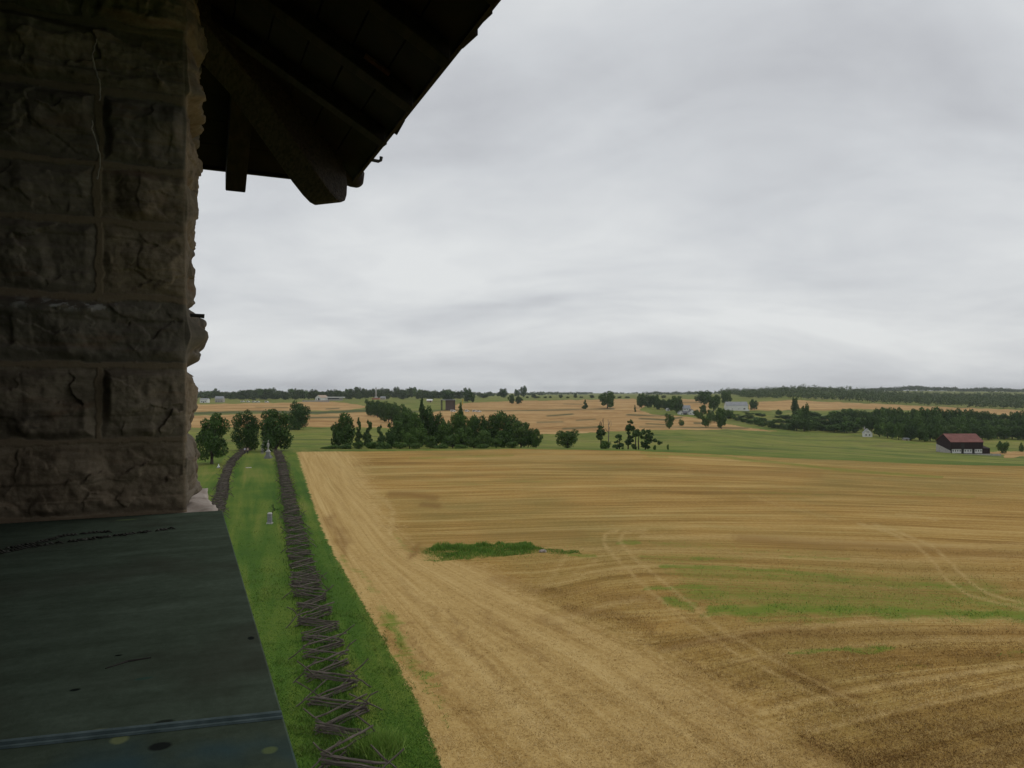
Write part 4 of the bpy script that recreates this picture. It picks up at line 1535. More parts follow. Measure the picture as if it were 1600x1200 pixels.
ragged_tree('dense dark thin tree with a branch reaching right, rightmost of its group', 1010, 214, [[(1008, 706), (1009, 690), (1011, 676)], [(1010, 690), (1018, 688), (1029, 691)]], [(1011, 675, 4), (1012, 682, 5), (1010, 690, 5.5), (1008, 697, 6), (1014, 690, 5), (1018, 684, 4), (1024, 688, 3), (1030, 691, 2.5), (1013, 699, 4), (1004, 694, 4), (1019, 678, 2.5)], 2600)
for px, top, w, Y, lb in ((1023, 694, 6, 213, 'small dark bush just right of the thin trees'), (1043.5, 692.5, 4, 216, 'tiny dark bush alone on the green meadow right of the thin trees'), (973, 698, 5, 211, 'tiny dark bush between the thin trees'),
                          (1232, 709.5, 4, 215, 'tiny dark bush on the meadow by the field edge'), (1263, 694, 5, 400, 'small bush halfway along the right meadow'), (1563, 687, 7, 470, 'small dark bush on the slope right of the red roofed barn'),
                          (1596, 690, 8, 440, 'dark bush at the right edge of the picture beyond the barn'), (1290, 710, 6, 230, 'low light bush where the meadow meets the stubble'), (1207, 696, 3, 340, 'tiny bush in the middle of the right meadow')):
    plant('bush', px, top, w, Y, lb, None, 'bush', 'bush')
plant('bush', 1567, 690, 20, 420, 'wide bluish bush on the slope right of the red roofed barn', None, 'bush', 'bush', k=2)

# single trees over the middle fields
mids = [('cedar', 914, 624.5, 13, 639, 'small pointed tree alone in the tan field'), ('field_tree', 949, 611, 27, 638, 'big round tree alone on the tan field under the skyline'),
        ('cedar', 992, 632.5, 6, 644, 'tiny pointed evergreen beside the green patch'), ('field_tree', 1046, 646, 17, 670, 'round tree at the meadow edge left of the white farmhouse'),
        ('bush', 1065, 654, 11, 665, 'small low tree between two round trees at the meadow edge'), ('field_tree', 1103, 649, 16, 668, 'round tree at the meadow edge below the white farmhouse'),
        ('field_tree', 1127, 636, 21, 670, 'tall tree with visible trunk at the meadow edge left of the tree belt'), ('light_tree', 1098, 632, 13, 648, 'rounded light green tree right of the white farmhouse'),
        ('dark_tree', 1101, 609.5, 30, 632, 'widest dark tree of the skyline above the farmhouse'), ('field_tree', 1115, 617, 24, 642, 'bushy green tree left of the white barn'),
        ('dark_tree', 1135, 611, 18, 632, 'dark tree behind the left end of the white barn'), ('dark_tree', 1178.5, 623, 14, 641, 'dark tree standing at the right end of the white barn'),
        ('dark_tree', 1242, 619.5, 13, 650, 'tall narrow tree sticking up before the tan slope'), ('bush', 1217, 639, 12, 648, 'round bush alone on the green slope below the tan field'),
        ('bush', 1275, 642, 18, 652, 'wide bush on the green slope'), ('bush', 1305, 640, 26, 652, 'broad dark bush at the right of the green slope'),
        ('dark_tree', 731, 605, 17, 628, 'tall dark tree on the skyline behind the open shelter'), ('dark_tree', 738, 614, 10, 629, 'shorter tree leaning against the tall skyline tree'),
        ('dark_tree', 700, 611, 26, 626, 'dense dark tree behind the open shelter'), ('far_tree', 755, 614.5, 22, 622, 'low wide far thicket right of the tall skyline tree'),
        ('dark_tree', 786, 606.5, 18, 621.5, 'rounded tree alone on the skyline, first of the four'), ('dark_tree', 799, 615, 12, 631, 'dark round bush like tree before the skyline pair'),
        ('dark_tree', 811, 619.5, 13, 631.5, 'low round tree touching the dark one before the skyline pair'), ('dark_tree', 818, 603, 13, 620.5, 'tallest tree of the skyline pair'),
        ('dark_tree', 808, 608, 10, 620.5, 'shorter tree of the skyline pair')]
for kd, px, top, w, b, lb in mids:
    plant(kd, px, top, w, None, lb, None, base=b)
for px, top, w, b in ((1002, 613.5, 17, 637), (1012, 617, 19, 637), (1022, 616.5, 19, 637), (1030, 623, 16, 640), (1040, 624, 15, 640), (1057, 617.5, 23, 645), (1048, 622, 14, 642)):
    plant('dark_tree', px, top, w, None, 'dark tree in the farmstead row left of the white farmhouse', 'farmstead row of trees', base=b)
for px, top, w, b in ((1088, 640, 10, 652), (1094, 644, 14, 655), (1110, 640, 14, 656), (1116, 646, 14, 660), (1138, 640, 16, 655)):
    plant('field_tree', px, top, w, None, 'bushy tree packed between the farmhouse and the tree belt', 'bushy farmyard trees', base=b)
for px, top, w in ((824, 619, 6), (834, 615.5, 8), (839, 619, 10), (860, 618.5, 5), (876, 616.5, 8), (887, 619.5, 6), (899, 615, 6), (925, 617, 9), (908, 619, 7), (852, 619, 6), (968, 619, 8), (980, 619, 9), (1037, 617.5, 9), (1062, 619, 8)):
    plant('far_tree', px, top, w, None, 'tiny hazy tree on the far horizon', 'tiny trees on the horizon', base=622.3, parts=False)

# skyline row on the left
prof = cv([(300, 611), (310, 610), (335, 608.5), (352, 613), (368, 610.5), (391, 608.5), (420, 605.5), (440, 608), (455, 608.5), (472, 607.5), (495, 609.5), (510, 611), (520, 607.5), (542, 608.5), (556, 605.5), (565, 605.5), (575, 608.5), (600, 605), (612, 608), (622, 605.5), (635, 608.5), (645, 604.5), (660, 608), (680, 610), (700, 608), (712, 610.5), (725, 612)])
px = 296.0
while px < 722:
    t = float(np.interp(px, *prof))
    if not (490 < px < 536 and t < 0):
        plant(random.choice(['far_tree', 'far_tree', 'far_tree', 'far_light']), px, t + random.uniform(-1.6, 2.6), random.uniform(10, 19), 1480 + random.uniform(-30, 160),
              'hazy dark tree in the skyline row on the left', 'skyline row of trees', parts=False)
    px += random.uniform(5.0, 7.5)
for px, top, w in ((325, 614, 16), (362, 616, 14), (378, 618, 12), (395, 617, 14), (412, 616, 15), (430, 614, 16), (446, 616, 14), (460, 615, 14), (545, 613, 14), (560, 615, 12), (604, 616, 14), (630, 613, 16), (655, 613, 16), (673, 615, 14)):
    plant('far_tree', px, top, w, 1400, 'dark tree in front of the skyline row on the left', 'front trees of the skyline row', parts=False)

# wooded belt on the right
ttop = cv([(1140, 642), (1165, 640), (1190, 645), (1205, 649), (1230, 650), (1245, 640), (1257, 633), (1272, 645), (1290, 648), (1309, 641), (1328, 639), (1350, 640), (1367, 637), (1394, 637), (1420, 639), (1450, 637), (1487, 637), (1502, 637), (1525, 641), (1560, 645), (1590, 642), (1680, 645)])
tbot = cv([(1140, 656), (1170, 664), (1200, 671), (1250, 676), (1330, 678), (1400, 689), (1450, 692), (1500, 692), (1560, 688), (1600, 690), (1680, 694)])
BG, BL = 'trees of the wooded belt on the right', 'dark tree in the wooded belt beyond the right meadow'
px = 1140.0
while px < 1650:
    a, b = float(np.interp(px, *ttop)), float(np.interp(px, *tbot))
    y0 = y_of(px, b)
    hm = (b - a)
    for row in range(3):
        if row == 0 and 1340 < px < 1372:
            continue
        f = row / 2.0
        top = a + hm * (.45 * (1 - f)) + random.uniform(-2.2, 4.0)
        Y = y0 * (1.02 + .13 * row) + random.uniform(0, 15)
        plant(random.choice(['dark_tree', 'field_tree', 'field_tree', 'light_tree', 'far_light'] if row == 0 else ['dark_tree', 'dark_tree', 'field_tree', 'far_light']), px + random.uniform(-3, 3), top, random.uniform(16, 25) * (1 if px > 1230 else .8), Y, BL, BG)
    px += random.uniform(8.5, 12)
plant('dark_tree', 1257, 631, 17, y_of(1257, 673), 'tallest tree rising from the left part of the wooded belt')


# far woods: nobody could count these
def wood(name, label, centers, ws, hs, n_each, leaf, seed, mat):
    r = np.random.default_rng(seed)
    Vs, Ts = [], []
    for (x, y), w, h in zip(centers, ws, hs):
        z = gz(x, y)
        bl = []
        for q in range(5):
            a = r.uniform(0, 6.28)
            bl.append((x + .28 * w * math.cos(a), y + .28 * w * math.sin(a), z + h * r.uniform(.3, .78), w * .27, w * .27, h * .22))
        v, q_, t = leaf_cloud(r, bl, n_each, leaf)
        Vs.append(v)
        Ts.append(t * .6 + .4 * r.random())
    V = np.concatenate(Vs)
    me = np_mesh(name, V, [np.arange(len(V)).reshape(-1, 4)])
    add_attr(me, 'tint', np.concatenate(Ts), 'FACE')
    o = link(name, me, None, [mat])
    tag(o, label, None, None, 'stuff')


front = cv([(1120, 622.5), (1240, 624), (1330, 629), (1450, 634.5), (1600, 640.5), (1900, 646)])
r = np.random.default_rng(5)
cs, ws, hs = [], [], []
for px in np.arange(1128, 1900, 3.6):
    y0 = y_of(px, float(np.interp(px, *front))) * 1.01
    for row in range(9):
        Y = y0 + row * (2250 - y0) / 9 + r.uniform(0, 50)
        if px < 1160 and Y < 1800:
            continue
        X = (px + r.uniform(-3, 3) - 800) / F * Y
        cs.append((X, Y)); ws.append(r.uniform(11, 18)); hs.append(r.uniform(10, 17) + (7 if r.random() < .05 else 0) + 4 * float(vnoise(X / 70, Y / 90, 0, 4)))
wood('ridge_wood', 'dark wood covering the ridge beyond the tan slope', cs, ws, hs, 60, 1.6, 11, M_LEAF_FAR)
cs, ws, hs = [], [], []
for px in np.arange(1335, 2000, 5.0):
    for row in range(7):
        Y = 3500 + row * 130 + r.uniform(0, 110)
        X = (px + r.uniform(-4, 4) - 800) / F * Y
        cs.append((X, Y)); ws.append(r.uniform(20, 36)); hs.append(max(6, r.uniform(10, 18) + 9 * float(vnoise(px / 26, row * .2, 0, 8)) + 10 * math.exp(-((px - 1415) / 45) ** 2)))
wood('hill_wood', 'pale hazy wood on the farthest hill', cs, ws, hs, 36, 4.0, 12, M_LEAF_FAR)
cs, ws, hs = [], [], []
for k in range(60):
    p0, Y = r.uniform(-100, 1180), r.uniform(2300, 6000)
    for j in range(int(r.integers(8, 26))):
        p = p0 + j * r.uniform(2, 4)
        Yj = Y + r.uniform(-40, 40)
        cs.append(((p - 800) / F * Yj, Yj)); ws.append(r.uniform(16, 30)); hs.append(r.uniform(8, 17))
wood('distant_wood', 'hazy strips of distant trees along the horizon', cs, ws, hs, 30, 4.0, 13, M_LEAF_FAR)


# ------------------------------------------------------------------ buildings
def gable(name, label, cat, px, base, W, D, hw, hr, wall, roof, wins=(), door=None, chimney=False, rz=0.0, front_gable=False, found=None, over=.35, Y=None, cols=0):
    """a gabled building, its long side towards the viewer (or its gable)"""
    Y = Y or y_of(px, base)
    g = at(px, Y)
    zl = min(gz(g.x + dx * W / 2, g.y + dy * D) for dx in (-1, 1) for dy in (0, 1)) - g.z - .3
    root = empty(name, g, rz)
    tag(root, label, cat)
    mb = MB()
    x0, x1, y0, y1 = -W / 2, W / 2, 0, D
    if front_gable:
        mb.prism([(x0, zl), (x1, zl), (x1, hw), (0, hw + hr), (x0, hw)], lambda p: (p[0], y0, p[1]), lambda p: (p[0], y1, p[1]))
    else:
        mb.prism([(y0, zl), (y1, zl), (y1, hw), ((y0 + y1) / 2, hw + hr), (y0, hw)], lambda p: (x0, p[0], p[1]), lambda p: (x1, p[0], p[1]))
    mb.build('wall', wall, root)
    mb = MB()
    t = .18
    sl = hr / ((W if front_gable else D) / 2)
    hd = (W if front_gable else D) / 2 + over
    pr = [(-hd, hw - sl * over + .02), (0, hw + hr + .02), (hd, hw - sl * over + .02), (hd, hw - sl * over + .02 + t), (0, hw + hr + .02 + t), (-hd, hw - sl * over + .02 + t)]
    if front_gable:
        mb.prism(pr, lambda p: (p[0], y0 - over, p[1]), lambda p: (p[0], y1 + over, p[1]))
    else:
        mb.prism(pr, lambda p: (x0 - over, D / 2 + p[0], p[1]), lambda p: (x1 + over, D / 2 + p[0], p[1]))
    rf = mb.build('roof', roof, root)
    if chimney:
        mb = MB()
        mb.box(x0 + .6, x0 + 1.5, D / 2 - .4, D / 2 + .4, hw + hr - .5, hw + hr + 1.4)
        mb.build('chimney', M_LIMESTONE, rf)
    for (wx, wz, ww, wh) in wins:
        mb = MB()
        mb.box(wx - ww / 2, wx + ww / 2, -.04, .02, wz, wz + wh)
        w_ = mb.build('window', M_GLASS, root)
        mb = MB()
        e = .12
        mb.box(wx - ww / 2 - e, wx + ww / 2 + e, -.07, -.005, wz - e, wz - .001)
        mb.box(wx - ww / 2 - e, wx + ww / 2 + e, -.07, -.005, wz + wh + .001, wz + wh + e)
        mb.box(wx - .04, wx + .04, -.06, -.041, wz, wz + wh)
        mb.build('frame', M_WHITE, w_)
    if door:
        dx, dw, dh = door
        mb = MB()
        mb.box(dx - dw / 2, dx + dw / 2, -.05, .02, 0.0, dh)
        mb.build('door', M_POST_DARK, root)
    return root


# bank barn with the red roof
gb = at(1511, 380)
barn = empty('bank_barn', gb)
tag(barn, 'dark wooden bank barn with a rusty red roof and pale stone base', 'barn')
Wb, Db, eave, ridge = 16.6, 13.0, 6.2, 9.9
mb = MB()
mb.prism([(0, 2.7), (Db, 2.7), (Db, eave), (Db / 2, ridge), (0, eave)], lambda p: (-Wb / 2, p[0], p[1]), lambda p: (Wb / 2, p[0], p[1]))
mb.build('wall', M_BARN_WOOD, barn)
mb = MB()
mb.prism([(.8, -4), (Db - .05, -4), (Db - .05, 2.69), (.8, 2.69)], lambda p: (-Wb / 2 + .05, p[0], p[1]), lambda p: (Wb / 2 - .05, p[0], p[1]))
mb.build('stone_base', M_POST_DARK, barn)
for x0, x1 in ((-Wb / 2 + .9, -2.6), (-1.2, 3.0), (4.4, Wb / 2 - .1)):
    mb = MB()
    mb.box(x0, x1, .62, .78, .35, 2.45)
    w_ = mb.build('whitewashed_wall', M_WHITE, barn)
    n_ = max(2, int((x1 - x0) / 1.1))
    mb = MB()
    for k in range(n_):
        c_ = x0 + (k + .5) * (x1 - x0) / n_
        mb.box(c_ - .22, c_ + .22, .60, .615, 1.2, 2.1)
    mb.build('window', M_GLASS, w_)
mb = MB()
mb.prism([(0.2, -3), (Db, -3), (Db, 4.4), (0.2, 1.6)], lambda p: (-Wb / 2 - .25, p[0], p[1]), lambda p: (-Wb / 2 - .02, p[0], p[1]))
mb.build('end_wall', M_LIMESTONE, barn)
mb = MB()
sl = (ridge - eave) / (Db / 2)
hd = Db / 2 + .4
pr = [(-hd, eave - sl * .4 + .03), (0, ridge + .03), (hd, eave - sl * .4 + .03), (hd, eave - sl * .4 + .25), (0, ridge + .25), (-hd, eave - sl * .4 + .25)]
mb.prism(pr, lambda p: (-Wb / 2 - .35, Db / 2 + p[0], p[1]), lambda p: (Wb / 2 + .35, Db / 2 + p[0], p[1]))
rf = mb.build('roof', M_RED_ROOF, barn)
mb = MB()
for k in range(28):
    x_ = -Wb / 2 + k * Wb / 27
    for s_ in (0,):
        mb.add([(x_ - .03, -.38, eave - sl * .4 + .251), (x_ + .03, -.38, eave - sl * .4 + .251), (x_ + .03, Db / 2, ridge + .251), (x_ - .03, Db / 2, ridge + .251),
                (x_ - .03, -.38, eave - sl * .4 + .31), (x_ + .03, -.38, eave - sl * .4 + .31), (x_ + .03, Db / 2, ridge + .31), (x_ - .03, Db / 2, ridge + .31)],
               [(0, 3, 2, 1), (4, 5, 6, 7), (0, 1, 5, 4), (1, 2, 6, 5), (2, 3, 7, 6), (3, 0, 4, 7)])
sm = mb.build('roof_seam', M_RED_ROOF, rf)
sm['kind'] = 'stuff'
mb = MB()
mb.prism([(1.0, -2), (9, -2), (9, 4.4), (1.0, 2.9)], lambda p: (Wb / 2 + .02, p[0], p[1]), lambda p: (Wb / 2 + 4.2, p[0], p[1]))
mb.build('lean_to', M_BARN_WOOD, barn)
mb = MB()
mb.box(-3.1, -1.4, -.03, .01, 2.72, 5.4)
mb.build('door', M_POST_DARK, barn)
mb = MB()
mb.box(-Wb / 2 - 1, Wb / 2 + 7, -3.4, -3.0, -2.5, .35)
yw = mb.build('yard_wall', M_LIMESTONE)
yw.location = gb
tag(yw, 'low pale stone wall along the front yard of the red roofed barn', 'wall')

gable('farm_barn', 'long white barn with a grey metal roof below the skyline wood', 'barn', 1152, 641.5, 27, 11, 6.0, 4.6, M_WHITE, M_GREY_ROOF, [(-6, 1.2, .8, 1), (2, 1.2, .8, 1)], (9, 2.4, 2.6))
mb = MB()
mb.box(-13, 13, -6.4, -6.1, -1.5, 1.3)
o = mb.build('farm_wall', M_WHITE)
o.location = at(1152, y_of(1152, 641.5))
tag(o, 'low white wall in front of the long white barn', 'wall')
k_ = y_of(1073, 646) / F
gable('farmhouse', 'two storey white farmhouse with grey roof and dark windows', 'house', 1073, 646, 12 * k_, 7, 5.6, 3.2, M_WHITE, M_GREY_ROOF, [(x * k_, z, .9, 1.4) for x in (-4, -1.4, 1.4, 4) for z in (.8, 3.5)], (0.0, 1.1, 2.2), True)
gable('farmhouse', 'white gable ended annex in front of the two storey farmhouse', 'house', 1081.5, 648.5, 8.5 * k_, 8, 3.2, 2.8, M_WHITE, M_DARK_ROOF, [(-1.5, .9, .8, 1.1), (1.5, .9, .8, 1.1)], None, False, 0, True)
gable('shed', 'small white shed left of the white farmhouse', 'shed', 1064, 648, 6.5 * k_, 6, 2.2, 1.9, M_WHITE, M_DARK_ROOF, [], (1, .9, 1.9), False, 0, True)
gable('shed', 'dark roofed low shed between the two white gables', 'shed', 1070.5, 648.2, 6.0 * k_, 6, 1.8, 2.0, M_DARK_ROOF, M_DARK_ROOF, [], (0, 1, 1.7))
gable('shed', 'tiny white outbuilding under the farmstead row of trees', 'shed', 1044, 642, 4.0, 4, 2.0, 1.6, M_WHITE, M_WHITE, [], (0, .8, 1.8), False, 0, True)
gable('cottage', 'white gabled cottage half hidden by the wooded belt', 'house', 1356, 683, 5.8, 7, 2.9, 2.8, M_WHITE, M_GREY_ROOF, [(-1.1, .9, .8, 1.2), (1.1, .9, .8, 1.2), (-.5, 3.2, .6, .9), (.6, 3.2, .6, .9)], None, True, -.35, True)
gable('shed', 'low pale shed at the foot of the wooded belt', 'shed', 1417, 688.5, 3.2, 3, 1.1, .5, M_LIMESTONE, M_GREY_ROOF, [], (0, .7, 1.0))

# visitor centre and buildings on the left skyline
gable('gabled_hall', 'white gabled hall with a dark entrance and tan roof on the skyline', 'building', 497, 627, 14, 18, 5, 4.5, M_WHITE, M_TAN_ROOF, [(-4.5, 1, 1.2, 2.6), (4.5, 1, 1.2, 2.6)], (1.5, 3.2, 4.6), False, -.55, True, Y=1290)
Yv = 1300
gv = at(523, Yv)
bl = empty('flat_building', gv)
tag(bl, 'flat roofed pale building with a long window band right of the gabled hall', 'building')
mb = MB(); mb.box(-14, 10, 0, 14, -2, 5.0); mb.build('wall', M_LIMESTONE, bl)
mb = MB(); mb.box(-15, 15, -1.5, 15, 5.01, 6.4); mb.build('roof', M_WHITE, bl)
mb = MB(); mb.box(-12, 8, -.05, .02, 2.4, 4.4); mb.build('window', M_GLASS, bl)
for x in (11.5, 14.2):
    mb = MB(); mb.box(x - .4, x + .4, -.5, .3, -2, 5.0); mb.build('post', M_LIMESTONE, bl)
gw = at(494, 1180)
mb = MB(); mb.box(-22, 21, -.3, .3, -1.5, 1.9); mb.box(-22.3, 21.3, -.5, .5, 1.901, 2.4)
o = mb.build('terrace_wall', M_LIMESTONE); o.location = gw
tag(o, 'long low pale wall in front of the gabled hall', 'wall')
gable('house', 'pale house with a grey roof at the left skyline trees', 'house', 342, 630, 12, 10, 5.6, 3.6, M_LIMESTONE, M_GREY_ROOF, [(-3.5, 1, 1.2, 1.8), (0, 1, 1.2, 1.8), (3.5, 1, 1.2, 1.8)], None, False, .1, Y=1120)
gable('house', 'white flat looking house nearest the stone pillar on the skyline', 'house', 318, 630.5, 11, 9, 5.0, 1.4, M_WHITE, M_GREY_ROOF, [(-2.5, 1, 1.4, 1.6), (2.5, 1, 1.4, 1.6)], (0, 1.2, 2.2), False, 0, Y=1080)
gable('house', 'small pale house right of the tall column monument', 'house', 598, 624, 9, 7, 3.4, 2.4, M_LIMESTONE, M_GREY_ROOF, [(-2, .9, 1, 1.2), (2, .9, 1, 1.2)], None, Y=1370)
gable('hut', 'small white roofed hut on the green slope left of the open shelter', 'hut', 671, 627, 7.5, 7, 3.0, 1.7, M_TAN_ROOF, M_WHITE, [], (1.5, 1.6, 2.2), over=1.0, Y=1180)

# open shelter in the middle distance
ksh = y_of(700, 641)
gs = at(700, ksh)
u = ksh / F
sh = empty('open_shelter', gs)
tag(sh, 'tall open shelter with flat pale roof, dark posts and boarded block', 'shelter')
mb = MB(); mb.box(-11.5 * u, 11.5 * u, -1.5, 9, 15.6 * u, 16.6 * u); mb.build('roof', M_GREY_ROOF, sh)
mb = MB(); mb.box(-4 * u, 9.8 * u, 1.0, 8.5, -1, 15.59 * u); mb.build('boarded_block', M_SHELTER, sh)
for x in (-10.6, -9.2, 10.6):
    mb = MB(); mb.box((x - .5) * u, (x + .5) * u, -.4, .4, -1, 15.59 * u); mb.build('post', M_POST_DARK, sh)
mb = MB(); mb.box(-11 * u, 11 * u, -1.2, 8.8, -.8, .3); mb.build('plinth', M_POST_DARK, sh)

# tall yellow mast
gm = at(723, y_of(723, 633))
um = gm.y / F
ym = empty('yellow_mast', gm)
tag(ym, 'yellow mast with a short crossarm standing in the tan field', 'mast')
mb = MB(); mb.box(-.45 * um, .45 * um, -.3, .3, -.5, 9 * um); mb.build('mast', M_YELLOW, ym)
mb = MB(); mb.box(-1.2 * um, 1.2 * um, -.35, -.301, 7.2 * um, 8.6 * um); mb.build('crossarm', M_YELLOW, ym)

# tall column monument on the skyline
gc = at(587.5, 1360)
cm_ = empty('column_monument', gc)
tag(cm_, 'tall pale column monument standing on the skyline among trees', 'monument')
mb = MB(); mb.taper(0, 0, -1, 3.2, 7, 5, 6.5, 4.6); mb.build('plinth', M_BRICK, cm_)
mb = MB(); mb.taper(0, 0, 3.201, 6.0, 2.4, 2.4, 1.9, 1.9); mb.build('pedestal', M_GRANITE, cm_)
mb = MB(); mb.tube([(0, 0, 6.0), (0, 0, 12), (0, 0, 19.4)], [1.25, 1.1, .85], 14); mb.build('column_shaft', M_GRANITE, cm_, True)
mb = MB(); mb.taper(0, 0, 19.4, 20.6, .9, .9, 1.6, 1.6); mb.build('capital', M_GRANITE, cm_)
mb = MB(); mb.tube([(0, 0, 20.6), (0, 0, 21.6), (.1, 0, 22.6), (.1, 0, 23.6)], [.7, .85, .7, .25], 10); mb.build('statue', M_GRANITE_D, cm_, True)


# parked vehicles ----------------------------------------------------
def van(px, Y, rz, label, L=5.6, Hh=2.3, group='white vehicles parked by the far road'):
    g = at(px, Y)
    root = empty('parked_van', (g.x, g.y, g.z), rz)
    tag(root, label, 'van', group)
    mb = MB()
    prof = [(-L / 2, .4), (L / 2 - .1, .4), (L / 2, .9), (L / 2 - .2, 1.25), (L / 2 - 1.2, 1.4), (L / 2 - 2.0, Hh), (-L / 2 + .15, Hh), (-L / 2, Hh - .3)]
    mb.prism(prof, lambda p: (p[0], -.95, p[1]), lambda p: (p[0], .95, p[1]))
    mb.build('body', M_WHITE, root)
    mb = MB()
    mb.box(-L / 2 + .5, L / 2 - 2.1, -.975, -.951, 1.4, Hh - .25)
    mb.build('window', M_GLASS, root)
    for x in (-L / 2 + 1.0, L / 2 - 1.0):
        for y in (-.9, .9):
            mb = MB()
            mb.tube([(x, y - .12, .36), (x, y + .12, .36)], .36, 12)
            mb.build('wheel', M_POST_DARK, root)
    return root


yv = y_of(735, 644)
van(708, yv, 0, 'white vehicle at the right foot of the open shelter', 5.4)
van(730, yv, 0, 'white vehicle, middle one of the three right of the open shelter', 4.6)
van(742, yv, 0, 'white vehicle, nose to tail with the last one right of the open shelter', 5.2)
van(748.5, yv - 4, 0, 'white vehicle farthest right of the open shelter', 4.6)
for k, (px, L) in enumerate(((379.5, 6.2), (388, 5.0), (397, 6.0), (403, 6.0), (417, 6.0))):
    van(px, 1110, random.uniform(-.1, .1), ['leftmost white vehicle parked below the left skyline trees', 'second white vehicle from the left below the skyline trees', 'third white vehicle from the left below the skyline trees',
                                            'fourth white vehicle from the left below the skyline trees', 'white vehicle parked apart at the right below the skyline trees'][k], L, 2.5, 'white vehicles parked below the skyline trees')


# ------------------------------------------------------------------ monuments and people by the lane
def figure(name, joints, links_, mat, parent, sub=2):
    """one continuous skinned body: joints {key: (x,y,z,r)}"""
    bm = bmesh.new()
    lay = bm.verts.layers.skin.verify()
    vs = {}
    for k, (x, y, z, rr) in joints.items():
        v = bm.verts.new((x, y, z))
        v[lay].radius = (rr, rr)
        v[lay].use_root = (k == 'pelvis')
        vs[k] = v
    for a, b in links_:
        bm.edges.new((vs[a], vs[b]))
    me = bpy.data.meshes.new(name)
    bm.to_mesh(me)
    bm.free()
    o = link(name, me, parent, [mat])
    md = o.modifiers.new('skin', 'SKIN')
    md.use_smooth_shade = True
    ms = o.modifiers.new('sub', 'SUBSURF')
    ms.levels = ms.render_levels = sub
    return o


def human(arm_up=False):
    J = {'pelvis': (0, 0, .95, .125), 'waist': (0, 0, 1.10, .115), 'chest': (0, -.01, 1.32, .14), 'neck': (0, 0, 1.48, .055), 'chin': (0, -.02, 1.56, .075), 'head': (0, -.01, 1.66, .095), 'crown': (0, 0, 1.73, .06),
         'nose': (0, -.105, 1.63, .018)}
    Lk = [('pelvis', 'waist'), ('waist', 'chest'), ('chest', 'neck'), ('neck', 'chin'), ('chin', 'head'), ('head', 'crown'), ('head', 'nose')]
    for s, n in ((-1, 'l'), (1, 'r')):
        stp = .10 * s
        J.update({n + 'hip': (.10 * s, 0, .88, .095), n + 'knee': (.10 * s, -.03 - stp, .48, .06), n + 'ank': (.10 * s, .02 - stp, .09, .042), n + 'toe': (.11 * s, -.15 - stp, .04, .035),
                  n + 'sho': (.19 * s, 0, 1.40, .06), n + 'elb': (.25 * s, .02, 1.12, .043), n + 'wri': (.25 * s, -.10, .90, .03), n + 'palm': (.25 * s, -.13, .83, .032)})
        Lk += [('pelvis', n + 'hip'), (n + 'hip', n + 'knee'), (n + 'knee', n + 'ank'), (n + 'ank', n + 'toe'), ('chest', n + 'sho'), (n + 'sho', n + 'elb'), (n + 'elb', n + 'wri'), (n + 'wri', n + 'palm')]
        for f in range(4):
            J[n + 'f%d' % f] = (.25 * s + (f - 1.5) * .018, -.15, .83 - [.075, .09, .085, .065][f], .008)
            Lk.append((n + 'palm', n + 'f%d' % f))
        J[n + 'th'] = (.25 * s - .05 * s, -.155, .80, .009)
        Lk.append((n + 'palm', n + 'th'))
    return J, Lk


M_SKIN = simple_mat("skin", (.42, .27, .20), (.50, .33, .25), 4, .6)
M_SHIRT = simple_mat("pale_blue_shirt", (.42, .45, .60), (.55, .58, .72), 6, .9)
M_SHIRT2 = simple_mat("beige_shirt", (.38, .30, .25), (.48, .40, .34), 6, .9)
M_TROUSER = simple_mat("dark_trousers", (.03, .03, .045), (.06, .06, .08), 6, .9)
M_HAIR = simple_mat("dark_hair", (.02, .015, .01), (.05, .035, .025), 9, .6)


def person(p, rz, shirt, label):
    root = empty('person', p, rz)
    tag(root, label, 'person', 'people on the lane')
    J, Lk = human()
    figure('body', J, Lk, M_SKIN, root, 1)
    ks = ['pelvis', 'waist', 'chest', 'lsho', 'rsho', 'lelb', 'relb']
    figure('shirt', {k: (*J[k][:3], J[k][3] * 1.14 + .006) for k in ks}, [l for l in Lk if l[0] in ks and l[1] in ks], shirt, root, 1)
    ks = ['pelvis', 'lhip', 'rhip', 'lknee', 'rknee', 'lank', 'rank']
    figure('trousers', {k: (*J[k][:3], J[k][3] * 1.12 + .008) for k in ks}, [l for l in Lk if l[0] in ks and l[1] in ks], M_TROUSER, root, 1)
    mb = MB()
    mb.tube([(0, .03, 1.60), (0, .02, 1.68), (0, 0, 1.745), (0, -.02, 1.765)], [.075, .098, .082, .03], 10)
    mb.build('hair', M_HAIR, root, True)


pp = near(382.5, 709.5)
pp.z = gz(pp.x, pp.y)
person(pp, 2.6, M_SHIRT, 'person in a pale blue top walking on the lane past the fence')
pp = near(387, 709.5)
pp.z = gz(pp.x, pp.y)
person(pp, 2.9, M_SHIRT2, 'person in a beige top walking on the lane beside the fence end')

